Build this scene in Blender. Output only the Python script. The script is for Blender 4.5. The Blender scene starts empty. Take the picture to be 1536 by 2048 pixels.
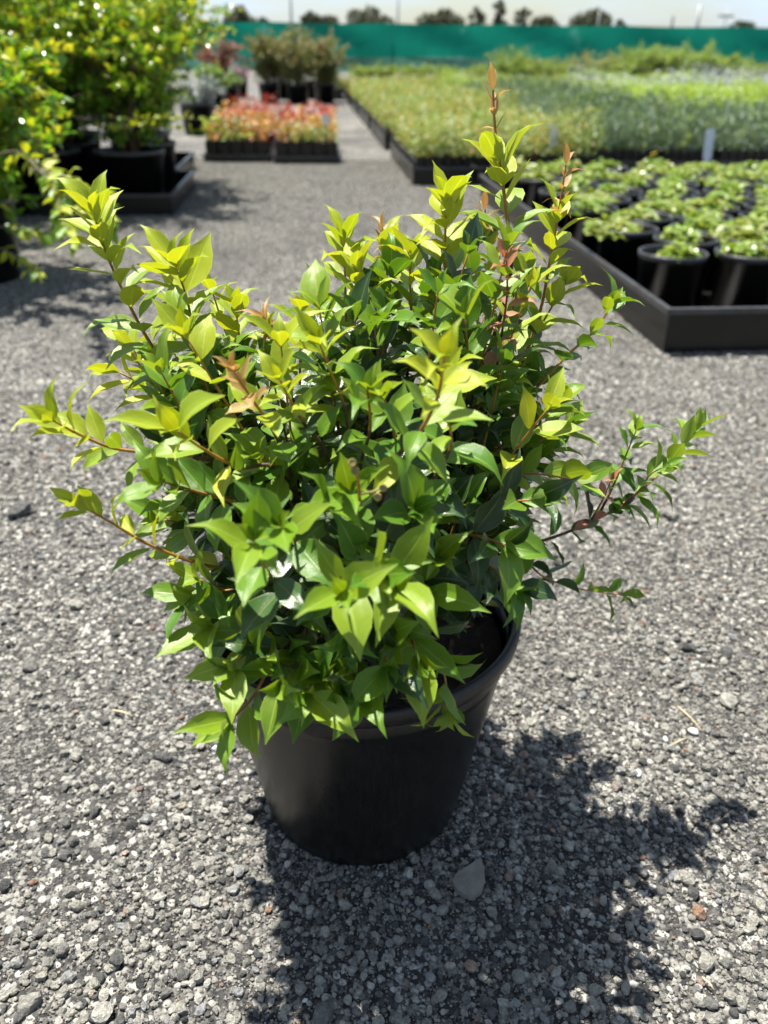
import bpy, math, random
import numpy as np
from mathutils import Vector, Matrix

random.seed(7)
rng = np.random.default_rng(7)
R = math.radians
scene = bpy.context.scene
C = scene.collection

# ---------------------------------------------------------------- camera
H, FPX, PITCH, ROLL = 0.695, 1650.0, R(29.2), R(0.6)
_F = Vector((0, math.cos(PITCH), -math.sin(PITCH)))
_U0 = Vector((0, math.sin(PITCH), math.cos(PITCH)))
_R0 = Vector((1, 0, 0))
_RT = _R0 * math.cos(ROLL) + _U0 * math.sin(ROLL)
_UP = _U0 * math.cos(ROLL) - _R0 * math.sin(ROLL)
cam = bpy.data.cameras.new('camera')
cam.sensor_fit = 'VERTICAL'; cam.sensor_height = 36; cam.sensor_width = 27
cam.lens = FPX / 2048 * 36
cam.clip_start = 0.02; cam.clip_end = 2000
cam.dof.use_dof = True
cam.dof.focus_distance = 0.64
cam.dof.aperture_fstop = 5.8
cam_o = bpy.data.objects.new('camera', cam); C.objects.link(cam_o)
m3 = Matrix((_RT, _UP, -_F)).transposed()
cam_o.matrix_world = Matrix.Translation((0, 0, H)) @ m3.to_4x4()
scene.camera = cam_o

# ---------------------------------------------------------------- sky, sun, exposure
SUN_TO = Vector((-0.22, 0.22, 1.0)).normalized()      # towards the sun: high, behind the shrub and to the left
elev = math.asin(SUN_TO.z)
az = math.atan2(SUN_TO.x, SUN_TO.y)
world = bpy.data.worlds.new('World'); scene.world = world; world.use_nodes = True
nt = world.node_tree; nt.nodes.clear()
wo = nt.nodes.new('ShaderNodeOutputWorld'); bg = nt.nodes.new('ShaderNodeBackground')
sky = nt.nodes.new('ShaderNodeTexSky'); sky.sky_type = 'NISHITA'; sky.sun_disc = False
sky.sun_elevation = elev; sky.sun_rotation = az
sky.air_density = 1.0; sky.dust_density = 1.2; sky.ozone_density = 1.0
tc = nt.nodes.new('ShaderNodeTexCoord'); mp = nt.nodes.new('ShaderNodeMapping')
mp.inputs['Scale'].default_value = (3.0, 3.0, 14.0)
nz = nt.nodes.new('ShaderNodeTexNoise'); nz.inputs['Scale'].default_value = 1.3
nz.inputs['Detail'].default_value = 7; nz.inputs['Roughness'].default_value = 0.6
cr = nt.nodes.new('ShaderNodeValToRGB')
cr.color_ramp.elements[0].position = 0.40; cr.color_ramp.elements[1].position = 0.70
mx = nt.nodes.new('ShaderNodeMix'); mx.data_type = 'RGBA'
mx.inputs['B'].default_value = (4.7, 5.7, 6.9, 1)
nt.links.new(tc.outputs['Generated'], mp.inputs['Vector']); nt.links.new(mp.outputs[0], nz.inputs['Vector'])
nt.links.new(nz.outputs['Fac'], cr.inputs['Fac']); nt.links.new(cr.outputs['Color'], mx.inputs['Factor'])
nt.links.new(sky.outputs[0], mx.inputs['A']); nt.links.new(mx.outputs['Result'], bg.inputs['Color'])
bg.inputs['Strength'].default_value = 0.06
nt.links.new(bg.outputs[0], wo.inputs['Surface'])
sun = bpy.data.lights.new('sun', 'SUN'); sun.energy = 5.0; sun.angle = R(0.55); sun.color = (1, 0.95, 0.86)
sun_o = bpy.data.objects.new('sun', sun); C.objects.link(sun_o)
sun_o.rotation_euler = (-SUN_TO).to_track_quat('-Z', 'Y').to_euler()
sun_o.location = (-3, 0, 6)
vs = scene.view_settings
vs.view_transform = 'Standard'; vs.look = 'None'; vs.exposure = 1.5; vs.gamma = 1.0; vs.use_curve_mapping = False
scene.cycles.use_denoising = True
scene.cycles.max_bounces = 8
scene.cycles.transparent_max_bounces = 8

# ---------------------------------------------------------------- pixel helpers
CAMP = Vector((0, 0, H))
def ray(px, py): return _F * FPX + _RT * (px - 768) - _UP * (py - 1024)
def at_y(px, py, Y):
    d = ray(px, py); return CAMP + d * (Y / d.y)
def ground_at(px, py, h=0.0):
    d = ray(px, py); return CAMP + d * ((h - H) / d.z)
def proj(P):
    P = np.asarray(P, float) - np.array(CAMP)
    z = P @ np.array(_F)
    return 768 + FPX * (P @ np.array(_RT)) / z, 1024 - FPX * (P @ np.array(_UP)) / z, z

# ---------------------------------------------------------------- mesh helpers
def mesh(name, V, F, mats=(), smooth=True, uv=None, mi=None):
    V = np.asarray(V, np.float32)
    me = bpy.data.meshes.new(name)
    if isinstance(F, np.ndarray):
        k = F.shape[1]; loops = F.ravel(); starts = np.arange(len(F)) * k; tot = len(F)
    else:
        lens = np.array([len(f) for f in F]); loops = np.concatenate([np.asarray(f) for f in F])
        starts = np.concatenate([[0], np.cumsum(lens)[:-1]]); tot = len(F)
    me.vertices.add(len(V)); me.vertices.foreach_set('co', V.ravel())
    me.loops.add(len(loops)); me.loops.foreach_set('vertex_index', loops.astype(np.int32))
    me.polygons.add(tot); me.polygons.foreach_set('loop_start', starts.astype(np.int32))
    for m in mats: me.materials.append(m)
    if mi is not None: me.polygons.foreach_set('material_index', np.asarray(mi, np.int32))
    if uv is not None:
        l = me.uv_layers.new(name='UVMap'); l.data.foreach_set('uv', np.asarray(uv, np.float32)[loops].ravel())
    me.update(calc_edges=True); me.validate()
    me.polygons.foreach_set('use_smooth', np.full(len(me.polygons), bool(smooth)))
    return me
def obj(name, me, parent=None, loc=(0, 0, 0), rz=0.0):
    o = bpy.data.objects.new(name, me); C.objects.link(o)
    o.location = loc; o.rotation_euler = (0, 0, rz)
    if parent is not None: o.parent = parent
    return o
def tag(o, label=None, cat=None, group=None, kind=None):
    if label: o['label'] = label
    if cat: o['category'] = cat
    if group: o['group'] = group
    if kind: o['kind'] = kind
    return o
def empty(name, loc, rz=0.0):
    o = bpy.data.objects.new(name, None); C.objects.link(o)
    o.location = loc; o.rotation_euler = (0, 0, rz); o.empty_display_size = 0.1
    return o
class MB:
    def __init__(s): s.V = []; s.F = []
    def add(s, V, F):
        b = len(s.V); s.V += [tuple(v) for v in V]; s.F += [[i + b for i in f] for f in F]; return s
    def box(s, x0, x1, y0, y1, z0, z1):
        return s.add([(x0,y0,z0),(x1,y0,z0),(x1,y1,z0),(x0,y1,z0),(x0,y0,z1),(x1,y0,z1),(x1,y1,z1),(x0,y1,z1)],
              [(0,3,2,1),(4,5,6,7),(0,1,5,4),(1,2,6,5),(2,3,7,6),(3,0,4,7)])
    def tube(s, P, rad, n=6, cap=True):
        P = [Vector(p) for p in P]; b = len(s.V); ref = None
        for i, p in enumerate(P):
            d = (P[min(i + 1, len(P) - 1)] - P[max(i - 1, 0)]).normalized()
            if ref is None: ref = d.orthogonal().normalized()
            ref = (ref - d * ref.dot(d)).normalized(); bi = d.cross(ref)
            r = rad[i] if hasattr(rad, '__len__') else rad
            for k in range(n):
                a = 2 * math.pi * k / n
                s.V.append(tuple(p + (ref * math.cos(a) + bi * math.sin(a)) * r))
        for i in range(len(P) - 1):
            for k in range(n):
                s.F.append([b+i*n+k, b+i*n+(k+1) % n, b+(i+1)*n+(k+1) % n, b+(i+1)*n+k])
        if cap:
            s.F.append([b + k for k in range(n)][::-1]); e = b + (len(P) - 1) * n; s.F.append([e + k for k in range(n)])
        return s
    def lathe(s, prof, n=48, cx=0, cy=0):
        b = len(s.V)
        for r, z in prof:
            for k in range(n):
                a = 2 * math.pi * k / n; s.V.append((cx + r * math.cos(a), cy + r * math.sin(a), z))
        for i in range(len(prof) - 1):
            for k in range(n): s.F.append([b+i*n+k, b+i*n+(k+1) % n, b+(i+1)*n+(k+1) % n, b+(i+1)*n+k])
        return s
    def done(s, name, mats, smooth=True): return mesh(name, s.V, s.F, mats, smooth)
def catmull(P, n):
    P = [Vector(p) for p in P]
    Q = [P[0] * 2 - P[1]] + P + [P[-1] * 2 - P[-2]]
    out = []
    segs = len(P) - 1
    for i in range(n + 1):
        t = i / n * segs; k = min(int(t), segs - 1); u = t - k
        a, b, c, d = Q[k:k + 4]
        out.append(0.5 * ((2*b) + (c-a)*u + (2*a-5*b+4*c-d)*u*u + (3*b-3*c+d-a)*u**3))
    return out

# ---------------------------------------------------------------- materials
def newmat(name):
    m = bpy.data.materials.new(name); m.use_nodes = True; m.node_tree.nodes.clear(); return m, m.node_tree
class NT:
    def __init__(s, t): s.t = t
    def n(s, ty, **kw):
        nd = s.t.nodes.new(ty)
        for k, v in kw.items():
            if k.startswith('i_'):
                nd.inputs[k[2:].replace('_', ' ')].default_value = v
            else: setattr(nd, k, v)
        return nd
    def l(s, a, b): s.t.links.new(a, b)
    def math(s, op, a, b=None, clamp=False):
        nd = s.n('ShaderNodeMath', operation=op, use_clamp=clamp)
        for i, v in enumerate((a, b)):
            if v is None: continue
            if isinstance(v, (int, float)): nd.inputs[i].default_value = v
            else: s.l(v, nd.inputs[i])
        return nd.outputs[0]
    def mix(s, f, a, b, bt='MIX'):
        nd = s.n('ShaderNodeMix', data_type='RGBA', blend_type=bt)
        for k, v in (('Factor', f), ('A', a), ('B', b)):
            if isinstance(v, (int, float)): nd.inputs[k].default_value = v
            elif isinstance(v, tuple): nd.inputs[k].default_value = v + (1,) if len(v) == 3 else v
            else: s.l(v, nd.inputs[k])
        return nd.outputs['Result']
    def ramp(s, f, stops, interp='LINEAR'):
        nd = s.n('ShaderNodeValToRGB'); e = nd.color_ramp.elements; nd.color_ramp.interpolation = interp
        while len(e) > 1: e.remove(e[-1])
        for i, (p, c) in enumerate(stops):
            el = e[0] if i == 0 else e.new(p)
            el.position = p; el.color = (c + (1,)) if len(c) == 3 else c
        s.l(f, nd.inputs['Fac']); return nd.outputs['Color']
    def out(s, sh):
        o = s.n('ShaderNodeOutputMaterial'); s.l(sh, o.inputs['Surface'])
def rnd_val(g):
    """one random number per thing and per loose piece of a joined mesh"""
    oi = g.n('ShaderNodeObjectInfo'); ge = g.n('ShaderNodeNewGeometry')
    return g.math('FRACT', g.math('ADD', oi.outputs['Random'], ge.outputs['Random Per Island']))

def leaf_mat(name, c1, c2, rough=0.36, trans=0.35, tcol=None, veins=True, spec=0.5, under=None):
    m, t = newmat(name); g = NT(t)
    r = rnd_val(g)
    col = g.ramp(r, [(0, c1), (1, c2)])
    bump = None
    if veins:
        uv = g.n('ShaderNodeUVMap'); sp = g.n('ShaderNodeSeparateXYZ'); g.l(uv.outputs[0], sp.inputs[0])
        au = g.math('ABSOLUTE', g.math('SUBTRACT', sp.outputs[0], 0.5))           # 0 midrib .. 0.5 margin
        rib = g.math('SUBTRACT', 1.0, g.math('MULTIPLY', au, 22.0), clamp=True)
        edge = g.math('MULTIPLY', g.math('SUBTRACT', au, 0.455), 25.0, clamp=True)
        ph = g.math('SUBTRACT', g.math('MULTIPLY', sp.outputs[1], 70.0), g.math('MULTIPLY', au, 55.0))
        vein = g.math('MULTIPLY', g.math('POWER', g.math('ABSOLUTE', g.math('SINE', ph)), 6.0), 0.16)
        lite = g.math('ADD', g.math('MULTIPLY', rib, 0.75), g.math('ADD', g.math('MULTIPLY', edge, 0.75), vein), clamp=True)
        lc = tuple(min(1, x * 1.5 + 0.05) for x in (c1[0] + 0.06, c1[1] + 0.03, c1[2]))
        col = g.mix(lite, col, lc)
        nz = g.n('ShaderNodeTexNoise', i_Scale=9.0, i_Detail=4.0); g.l(uv.outputs[0], nz.inputs['Vector'])
        col = g.mix(g.math('MULTIPLY', nz.outputs['Fac'], 0.5), col, g.mix(1.0, col, (0.62, 0.72, 0.5), 'MULTIPLY'))
        h = g.math('ADD', g.math('MULTIPLY', rib, -1.0), g.math('ADD', g.math('MULTIPLY', vein, -2.2), g.math('MULTIPLY', nz.outputs['Fac'], 0.9)))
        bp = g.n('ShaderNodeBump', i_Strength=0.3, i_Distance=0.0009); g.l(h, bp.inputs['Height']); bump = bp.outputs[0]
        # brown fleck on some blades
        vo = g.n('ShaderNodeTexNoise', i_Scale=26.0, i_Detail=2.0)
        av = g.n('ShaderNodeVectorMath', operation='ADD'); cb = g.n('ShaderNodeCombineXYZ')
        g.l(g.math('MULTIPLY', r, 37.0), cb.inputs[0]); g.l(uv.outputs[0], av.inputs[0]); g.l(cb.outputs[0], av.inputs[1])
        g.l(av.outputs[0], vo.inputs['Vector'])
        fl = g.math('MULTIPLY', g.math('SUBTRACT', vo.outputs['Fac'], 0.74), 30.0, clamp=True)
        col = g.mix(fl, col, (0.16, 0.09, 0.03))
    ge = g.n('ShaderNodeNewGeometry')
    und = under or tuple(x * 0.8 + 0.05 for x in c2)
    col2 = g.mix(g.math('MULTIPLY', ge.outputs['Backfacing'], 0.65), col, und)
    p = g.n('ShaderNodeBsdfPrincipled'); g.l(col2, p.inputs['Base Color'])
    rr = g.math('ADD', rough, g.math('MULTIPLY', ge.outputs['Backfacing'], 0.2)); g.l(rr, p.inputs['Roughness'])
    p.inputs['Specular IOR Level'].default_value = spec
    tr = g.n('ShaderNodeBsdfTranslucent')
    g.l(g.mix(1.0, col, tcol or (1.5, 1.35, 0.5), 'MULTIPLY'), tr.inputs['Color'])
    if bump:
        g.l(bump, p.inputs['Normal'])
    ms = g.n('ShaderNodeMixShader'); ms.inputs[0].default_value = trans
    g.l(p.outputs[0], ms.inputs[1]); g.l(tr.outputs[0], ms.inputs[2]); g.out(ms.outputs[0])
    return m
def plain(name, col, rough=0.6, var=0.25, scale=30, bump=0.0, spec=0.4, metal=0.0, stretch=None, col2=None):
    m, t = newmat(name); g = NT(t)
    tcn = g.n('ShaderNodeTexCoord'); mpn = g.n('ShaderNodeMapping'); g.l(tcn.outputs['Object'], mpn.inputs['Vector'])
    if stretch: mpn.inputs['Scale'].default_value = stretch
    nz = g.n('ShaderNodeTexNoise', i_Scale=scale, i_Detail=6.0, i_Roughness=0.6); g.l(mpn.outputs[0], nz.inputs['Vector'])
    lo = tuple(c * (1 - var) for c in col); hi = col2 or tuple(min(1, c * (1 + var)) for c in col)
    c = g.ramp(nz.outputs['Fac'], [(0.3, lo), (0.7, hi)])
    p = g.n('ShaderNodeBsdfPrincipled'); g.l(c, p.inputs['Base Color']); p.inputs['Roughness'].default_value = rough
    p.inputs['Specular IOR Level'].default_value = spec; p.inputs['Metallic'].default_value = metal
    if bump:
        b = g.n('ShaderNodeBump', i_Strength=bump, i_Distance=0.004); g.l(nz.outputs['Fac'], b.inputs['Height']); g.l(b.outputs[0], p.inputs['Normal'])
    g.out(p.outputs[0]); return m

M = {}
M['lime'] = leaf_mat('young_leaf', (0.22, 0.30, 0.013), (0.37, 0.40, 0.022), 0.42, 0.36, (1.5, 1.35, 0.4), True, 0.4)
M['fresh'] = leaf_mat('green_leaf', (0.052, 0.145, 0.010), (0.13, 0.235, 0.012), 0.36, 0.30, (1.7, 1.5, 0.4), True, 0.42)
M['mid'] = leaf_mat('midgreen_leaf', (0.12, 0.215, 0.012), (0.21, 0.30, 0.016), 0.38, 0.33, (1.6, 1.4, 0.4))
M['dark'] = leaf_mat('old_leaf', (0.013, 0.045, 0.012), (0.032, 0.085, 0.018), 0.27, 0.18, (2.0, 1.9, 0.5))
M['copper'] = leaf_mat('new_leaf', (0.36, 0.20, 0.085), (0.36, 0.26, 0.08), 0.4, 0.35, (1.3, 1.0, 0.6))
M['red'] = leaf_mat('red_new_leaf', (0.34, 0.13, 0.085), (0.36, 0.19, 0.11), 0.4, 0.3, (1.3, 0.9, 0.6))
M['stem_old'] = plain('woody_stem', (0.085, 0.05, 0.03), 0.8, 0.5, 120, 0.5)
M['stem_young'] = plain('young_stem', (0.27, 0.13, 0.025), 0.5, 0.3, 90, 0.2)
M['stem_red'] = plain('red_stem', (0.25, 0.05, 0.03), 0.5, 0.3, 90, 0.2)
M['soil'] = plain('potting_mix', (0.03, 0.02, 0.014), 0.95, 0.6, 160, 1.0)
M['bark'] = plain('bark_chip', (0.13, 0.07, 0.04), 0.9, 0.6, 200, 0.6)
M['deadleaf'] = plain('dead_leaf', (0.42, 0.20, 0.09), 0.7, 0.4, 60, 0.2)
M['yellowleaf'] = plain('yellow_leaf', (0.55, 0.50, 0.12), 0.6, 0.2, 60, 0.1)
M['capsule'] = plain('seed_cap', (0.20, 0.16, 0.05), 0.6, 0.3, 400, 0.2)
def plastic(name, dust=0.5, base=0.008):
    m, t = newmat(name); g = NT(t)
    tcn = g.n('ShaderNodeTexCoord'); mpn = g.n('ShaderNodeMapping'); mpn.inputs['Scale'].default_value = (1, 1, 0.12)
    g.l(tcn.outputs['Object'], mpn.inputs['Vector'])
    n1 = g.n('ShaderNodeTexNoise', i_Scale=260.0, i_Detail=5.0, i_Roughness=0.7); g.l(mpn.outputs[0], n1.inputs['Vector'])
    n2 = g.n('ShaderNodeTexNoise', i_Scale=9.0, i_Detail=4.0); g.l(tcn.outputs['Object'], n2.inputs['Vector'])
    f = g.math('MULTIPLY', g.math('SUBTRACT', g.math('ADD', n1.outputs['Fac'], g.math('MULTIPLY', n2.outputs['Fac'], 0.7)), 0.62), dust * 2.2, clamp=True)
    col = g.mix(f, (base, base, base * 1.1), (0.075, 0.067, 0.056))
    p = g.n('ShaderNodeBsdfPrincipled'); g.l(col, p.inputs['Base Color'])
    g.l(g.math('ADD', 0.27, g.math('MULTIPLY', f, 0.6), clamp=True), p.inputs['Roughness'])
    p.inputs['Specular IOR Level'].default_value = 0.35
    b = g.n('ShaderNodeBump', i_Strength=0.12, i_Distance=0.001); g.l(n1.outputs['Fac'], b.inputs['Height']); g.l(b.outputs[0], p.inputs['Normal'])
    g.out(p.outputs[0]); return m
M['pot'] = plastic('dusty_black_plastic', 0.13, 0.003)
M['plastic'] = plastic('black_plastic', 0.09, 0.004)
M['lip'] = plain('highlit_plastic_lip', (0.035, 0.035, 0.036), 0.38, .4, 25, 0, .5)  # lighter grey painted in for the highlight along pot and tray rims
M['rimplastic'] = plastic('black_rim_plastic', 0.25, 0.006)

# gravel: loose stones and the packed fines under them
def stone_mat():
    m, t = newmat('crushed_stone'); g = NT(t)
    r = rnd_val(g)
    col = g.ramp(r, [(0.0, (0.05, 0.052, 0.055)), (0.12, (0.14, 0.14, 0.138)), (0.30, (0.27, 0.265, 0.245)), (0.55, (0.39, 0.378, 0.33)),
                     (0.82, (0.50, 0.485, 0.44)), (0.93, (0.30, 0.31, 0.325)), (0.968, (0.36, 0.21, 0.13)), (0.982, (0.62, 0.61, 0.57)), (1.0, (0.46, 0.42, 0.33))])
    tcn = g.n('ShaderNodeTexCoord'); nz = g.n('ShaderNodeTexNoise', i_Scale=1.6, i_Detail=7.0, i_Roughness=0.7)
    g.l(tcn.outputs['Object'], nz.inputs['Vector'])
    k = g.ramp(nz.outputs['Fac'], [(0.3, (0.45, 0.45, 0.46)), (0.62, (1.3, 1.29, 1.25))])
    col = g.mix(1.0, col, k, 'MULTIPLY')
    p = g.n('ShaderNodeBsdfPrincipled'); g.l(col, p.inputs['Base Color']); p.inputs['Roughness'].default_value = 0.85
    p.inputs['Specular IOR Level'].default_value = 0.3
    b = g.n('ShaderNodeBump', i_Strength=0.7, i_Distance=0.3); g.l(nz.outputs['Fac'], b.inputs['Height']); g.l(b.outputs[0], p.inputs['Normal'])
    g.out(p.outputs[0]); return m
M['stone'] = stone_mat()
def ground_mat():
    m, t = newmat('packed_gravel'); g = NT(t)
    tcn = g.n('ShaderNodeTexCoord')
    P = tcn.outputs['Object']
    v1 = g.n('ShaderNodeTexVoronoi', i_Scale=165.0); g.l(P, v1.inputs['Vector'])
    v2 = g.n('ShaderNodeTexVoronoi', i_Scale=420.0); g.l(P, v2.inputs['Vector'])
    s1 = g.n('ShaderNodeSeparateColor'); g.l(v1.outputs['Color'], s1.inputs[0])
    s2 = g.n('ShaderNodeSeparateColor'); g.l(v2.outputs['Color'], s2.inputs[0])
    c1 = g.ramp(s1.outputs[0], [(0, (0.022, 0.022, 0.023)), (0.45, (0.07, 0.069, 0.066)), (0.72, (0.24, 0.235, 0.216)), (1, (0.46, 0.45, 0.41))])
    c2 = g.ramp(s2.outputs[0], [(0, (0.012, 0.012, 0.013)), (0.7, (0.04, 0.039, 0.037)), (1, (0.20, 0.19, 0.175))])
    n1 = g.n('ShaderNodeTexNoise', i_Scale=2.2, i_Detail=6.0, i_Roughness=0.65); g.l(P, n1.inputs['Vector'])
    f = g.math('MULTIPLY', g.math('SUBTRACT', n1.outputs['Fac'], 0.36), 5.0, clamp=True)
    gap = g.math('MULTIPLY', g.math('SUBTRACT', 0.75, v1.outputs['Distance']), 4.0, clamp=True)
    col = g.mix(g.math('MULTIPLY', gap, g.math('ADD', 0.25, g.math('MULTIPLY', f, 0.75))), c2, c1)
    n3 = g.n('ShaderNodeTexNoise', i_Scale=0.7, i_Detail=5.0); g.l(P, n3.inputs['Vector'])
    col = g.mix(1.0, col, g.ramp(n3.outputs['Fac'], [(0.3, (0.75, 0.75, 0.76)), (0.7, (1.2, 1.19, 1.15))]), 'MULTIPLY')
    p = g.n('ShaderNodeBsdfPrincipled'); g.l(col, p.inputs['Base Color']); p.inputs['Roughness'].default_value = 0.9
    p.inputs['Specular IOR Level'].default_value = 0.25
    h = g.math('ADD', g.math('MULTIPLY', v1.outputs['Distance'], -1.0), g.math('MULTIPLY', v2.outputs['Distance'], -0.4))
    b = g.n('ShaderNodeBump', i_Strength=0.9, i_Distance=0.003); g.l(h, b.inputs['Height']); g.l(b.outputs[0], p.inputs['Normal'])
    g.out(p.outputs[0]); return m
M['ground'] = ground_mat()

# ---------------------------------------------------------------- ground
POTC = at_y(724, 1206, 0.633); POTX, POTY = POTC.x, 0.633
gv, gf = [], []
xs = [-400, -60, -12, -4, -1.5, -0.7, 0, 0.7, 1.5, 4, 12, 60, 400]; ys = [-30, -1, 0, 0.6, 1.2, 2.5, 5, 10, 25, 70, 200, 900]
for y in ys:
    for x in xs: gv.append((x, y, 0))
for j in range(len(ys) - 1):
    for i in range(len(xs) - 1):
        a = j * len(xs) + i; gf.append((a, a + 1, a + 1 + len(xs), a + len(xs)))
ground = tag(obj('ground', mesh('ground', gv, np.array(gf), [M['ground']], False)), 'grey crushed gravel yard under all the pots and trays', None, None, 'structure')

def rock_mesh(name, sub, seed, flat=0.7, sharp=0.35):
    import bmesh
    bm = bmesh.new(); bmesh.ops.create_icosphere(bm, subdivisions=sub, radius=1.0)
    rr = random.Random(seed)
    cuts = [(Vector((rr.gauss(0, 1), rr.gauss(0, 1), rr.gauss(0, 1))).normalized(), rr.uniform(0.5, 0.86)) for _ in range(13)]
    sx, sy, sz = rr.uniform(0.8, 1.25), rr.uniform(0.65, 1.0), rr.uniform(flat * 0.75, flat * 1.15)
    for v in bm.verts:
        c = v.co.copy()
        for n, d in cuts:
            e = c.dot(n) - d
            if e > 0: c -= n * e
        c *= 1 + rr.uniform(-0.025, 0.025)
        v.co = Vector((c.x * sx, c.y * sy, c.z * sz))
    me = bpy.data.meshes.new(name); bm.to_mesh(me); bm.free(); me.materials.append(M['stone'])
    me.polygons.foreach_set('use_smooth', np.full(len(me.polygons), False)); return me
ROCKS = [rock_mesh('stone', 2, 100 + i) for i in range(10)]
ROCKS_LOW = [rock_mesh('stone_small', 1, 300 + i) for i in range(8)]
rock_col = bpy.data.collections.new('stone_shapes')          # source shapes only, not in the scene
rock_col_low = bpy.data.collections.new('small_stone_shapes')
for me in ROCKS: rock_col.objects.link(bpy.data.objects.new('stone_shape', me))
for me in ROCKS_LOW: rock_col_low.objects.link(bpy.data.objects.new('small_stone_shape', me))

def gravel_group():
    t = bpy.data.node_groups.new('scatter_gravel', 'GeometryNodeTree')
    t.interface.new_socket('Geometry', in_out='INPUT', socket_type='NodeSocketGeometry')
    t.interface.new_socket('Geometry', in_out='OUTPUT', socket_type='NodeSocketGeometry')
    return t
def scatter(name, poly, layers, seed, fade):
    """layers: (collection, density per m2, min radius, max radius, noise scale, cut, lift)"""
    t = gravel_group(); n = t.nodes; L = t.links
    gi = n.new('NodeGroupInput'); go = n.new('NodeGroupOutput'); jn = n.new('GeometryNodeJoinGeometry')
    for li, (coll, dens, r0, r1, ns, cut, lift) in enumerate(layers):
        dp = n.new('GeometryNodeDistributePointsOnFaces'); dp.distribute_method = 'RANDOM'; dp.inputs['Seed'].default_value = seed + li
        nz = n.new('ShaderNodeTexNoise'); nz.inputs['Scale'].default_value = ns; nz.inputs['Detail'].default_value = 3
        po = n.new('GeometryNodeInputPosition'); L.new(po.outputs[0], nz.inputs['Vector'])
        mr = n.new('ShaderNodeMapRange'); mr.inputs['From Min'].default_value = cut - 0.06; mr.inputs['From Max'].default_value = cut + 0.1
        mr.inputs['To Min'].default_value = 0.06 * dens; mr.inputs['To Max'].default_value = dens
        sx = n.new('ShaderNodeSeparateXYZ'); L.new(po.outputs[0], sx.inputs[0])
        fy = n.new('ShaderNodeMapRange'); fy.inputs['From Min'].default_value = fade[0]; fy.inputs['From Max'].default_value = fade[1]; L.new(sx.outputs[1], fy.inputs['Value'])
        mm = n.new('ShaderNodeMath'); mm.operation = 'MULTIPLY'; L.new(mr.outputs[0], mm.inputs[0]); L.new(fy.outputs[0], mm.inputs[1])
        L.new(nz.outputs['Fac'], mr.inputs['Value']); L.new(gi.outputs[0], dp.inputs['Mesh']); L.new(mm.outputs[0], dp.inputs['Density'])
        ci = n.new('GeometryNodeCollectionInfo'); ci.inputs['Collection'].default_value = coll
        ci.inputs['Separate Children'].default_value = True; ci.inputs['Reset Children'].default_value = True
        ip = n.new('GeometryNodeInstanceOnPoints'); ip.inputs['Pick Instance'].default_value = True
        rr = n.new('FunctionNodeRandomValue'); rr.data_type = 'FLOAT_VECTOR'
        rr.inputs[0].default_value = (-0.5, -0.5, 0); rr.inputs[1].default_value = (0.5, 0.5, 6.283)
        rs = n.new('FunctionNodeRandomValue'); rs.data_type = 'FLOAT'
        rs.inputs[2].default_value = 0.0; rs.inputs[3].default_value = 1.0; rs.inputs['Seed'].default_value = 5
        pw = n.new('ShaderNodeMath'); pw.operation = 'POWER'; pw.inputs[1].default_value = 2.0; L.new(rs.outputs[1], pw.inputs[0])
        mr2 = n.new('ShaderNodeMapRange'); mr2.inputs['To Min'].default_value = r0; mr2.inputs['To Max'].default_value = r1
        L.new(pw.outputs[0], mr2.inputs['Value'])
        L.new(dp.outputs['Points'], ip.inputs['Points']); L.new(ci.outputs[0], ip.inputs['Instance'])
        L.new(rr.outputs[0], ip.inputs['Rotation']); L.new(mr2.outputs[0], ip.inputs['Scale'])
        tr = n.new('GeometryNodeTranslateInstances'); tr.inputs['Local Space'].default_value = False
        cb = n.new('ShaderNodeCombineXYZ'); ml = n.new('ShaderNodeMath'); ml.operation = 'MULTIPLY'; ml.inputs[1].default_value = lift
        L.new(mr2.outputs[0], ml.inputs[0]); L.new(ml.outputs[0], cb.inputs[2])
        L.new(ip.outputs[0], tr.inputs[0]); L.new(cb.outputs[0], tr.inputs['Translation'])
        L.new(tr.outputs[0], jn.inputs[0])
    L.new(jn.outputs[0], go.inputs[0])
    V = [(x, y, 0.0) for x, y in poly]
    o = obj(name, mesh(name, V, [list(range(len(V)))], [M['stone']], False), ground, (0, 0, 0.0005))
    tag(o, None, None, None, 'stuff')
    md = o.modifiers.new('scatter', 'NODES'); md.node_group = t
    return o
scatter('gravel', [(-0.62, 0.2), (0.62, 0.2), (1.15, 1.8), (-1.15, 1.8)],
        [(rock_col_low, 95000, 0.0010, 0.0022, 9, 0.38, 0.25), (rock_col, 23000, 0.0023, 0.0050, 7, 0.40, 0.36), (rock_col, 2400, 0.0045, 0.0082, 5, 0.42, 0.36)], 11, (1.75, 1.0))
scatter('gravel', [(-0.95, 0.9), (0.95, 0.9), (2.4, 4.2), (1.5, 6.5), (-1.6, 6.5), (-2.4, 4.2)],
        [(rock_col_low, 22000, 0.0020, 0.0048, 4, 0.40, 0.3), (rock_col_low, 1200, 0.0045, 0.008, 3, 0.42, 0.3)], 31, (0.95, 1.75))

def add_stone(px, py, size_px, seed, me=None, flat=False):
    g0 = ground_at(px, py)
    if (g0.x - POTX) ** 2 + (g0.y - POTY) ** 2 < 0.125 ** 2: return
    _, _, z = proj(np.array([[*g0]]))
    s = size_px * 0.5 * float(z[0]) / FPX
    rr = random.Random(seed)
    o = obj('stone', me or ROCKS[rr.randrange(len(ROCKS))], ground)
    o.rotation_euler = (rr.uniform(-.35, .35), rr.uniform(-.35, .35), rr.uniform(0, 6.28)); o.scale = (s, s, s)
    o.location = (g0.x, g0.y, s * 0.38)
    return o
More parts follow.
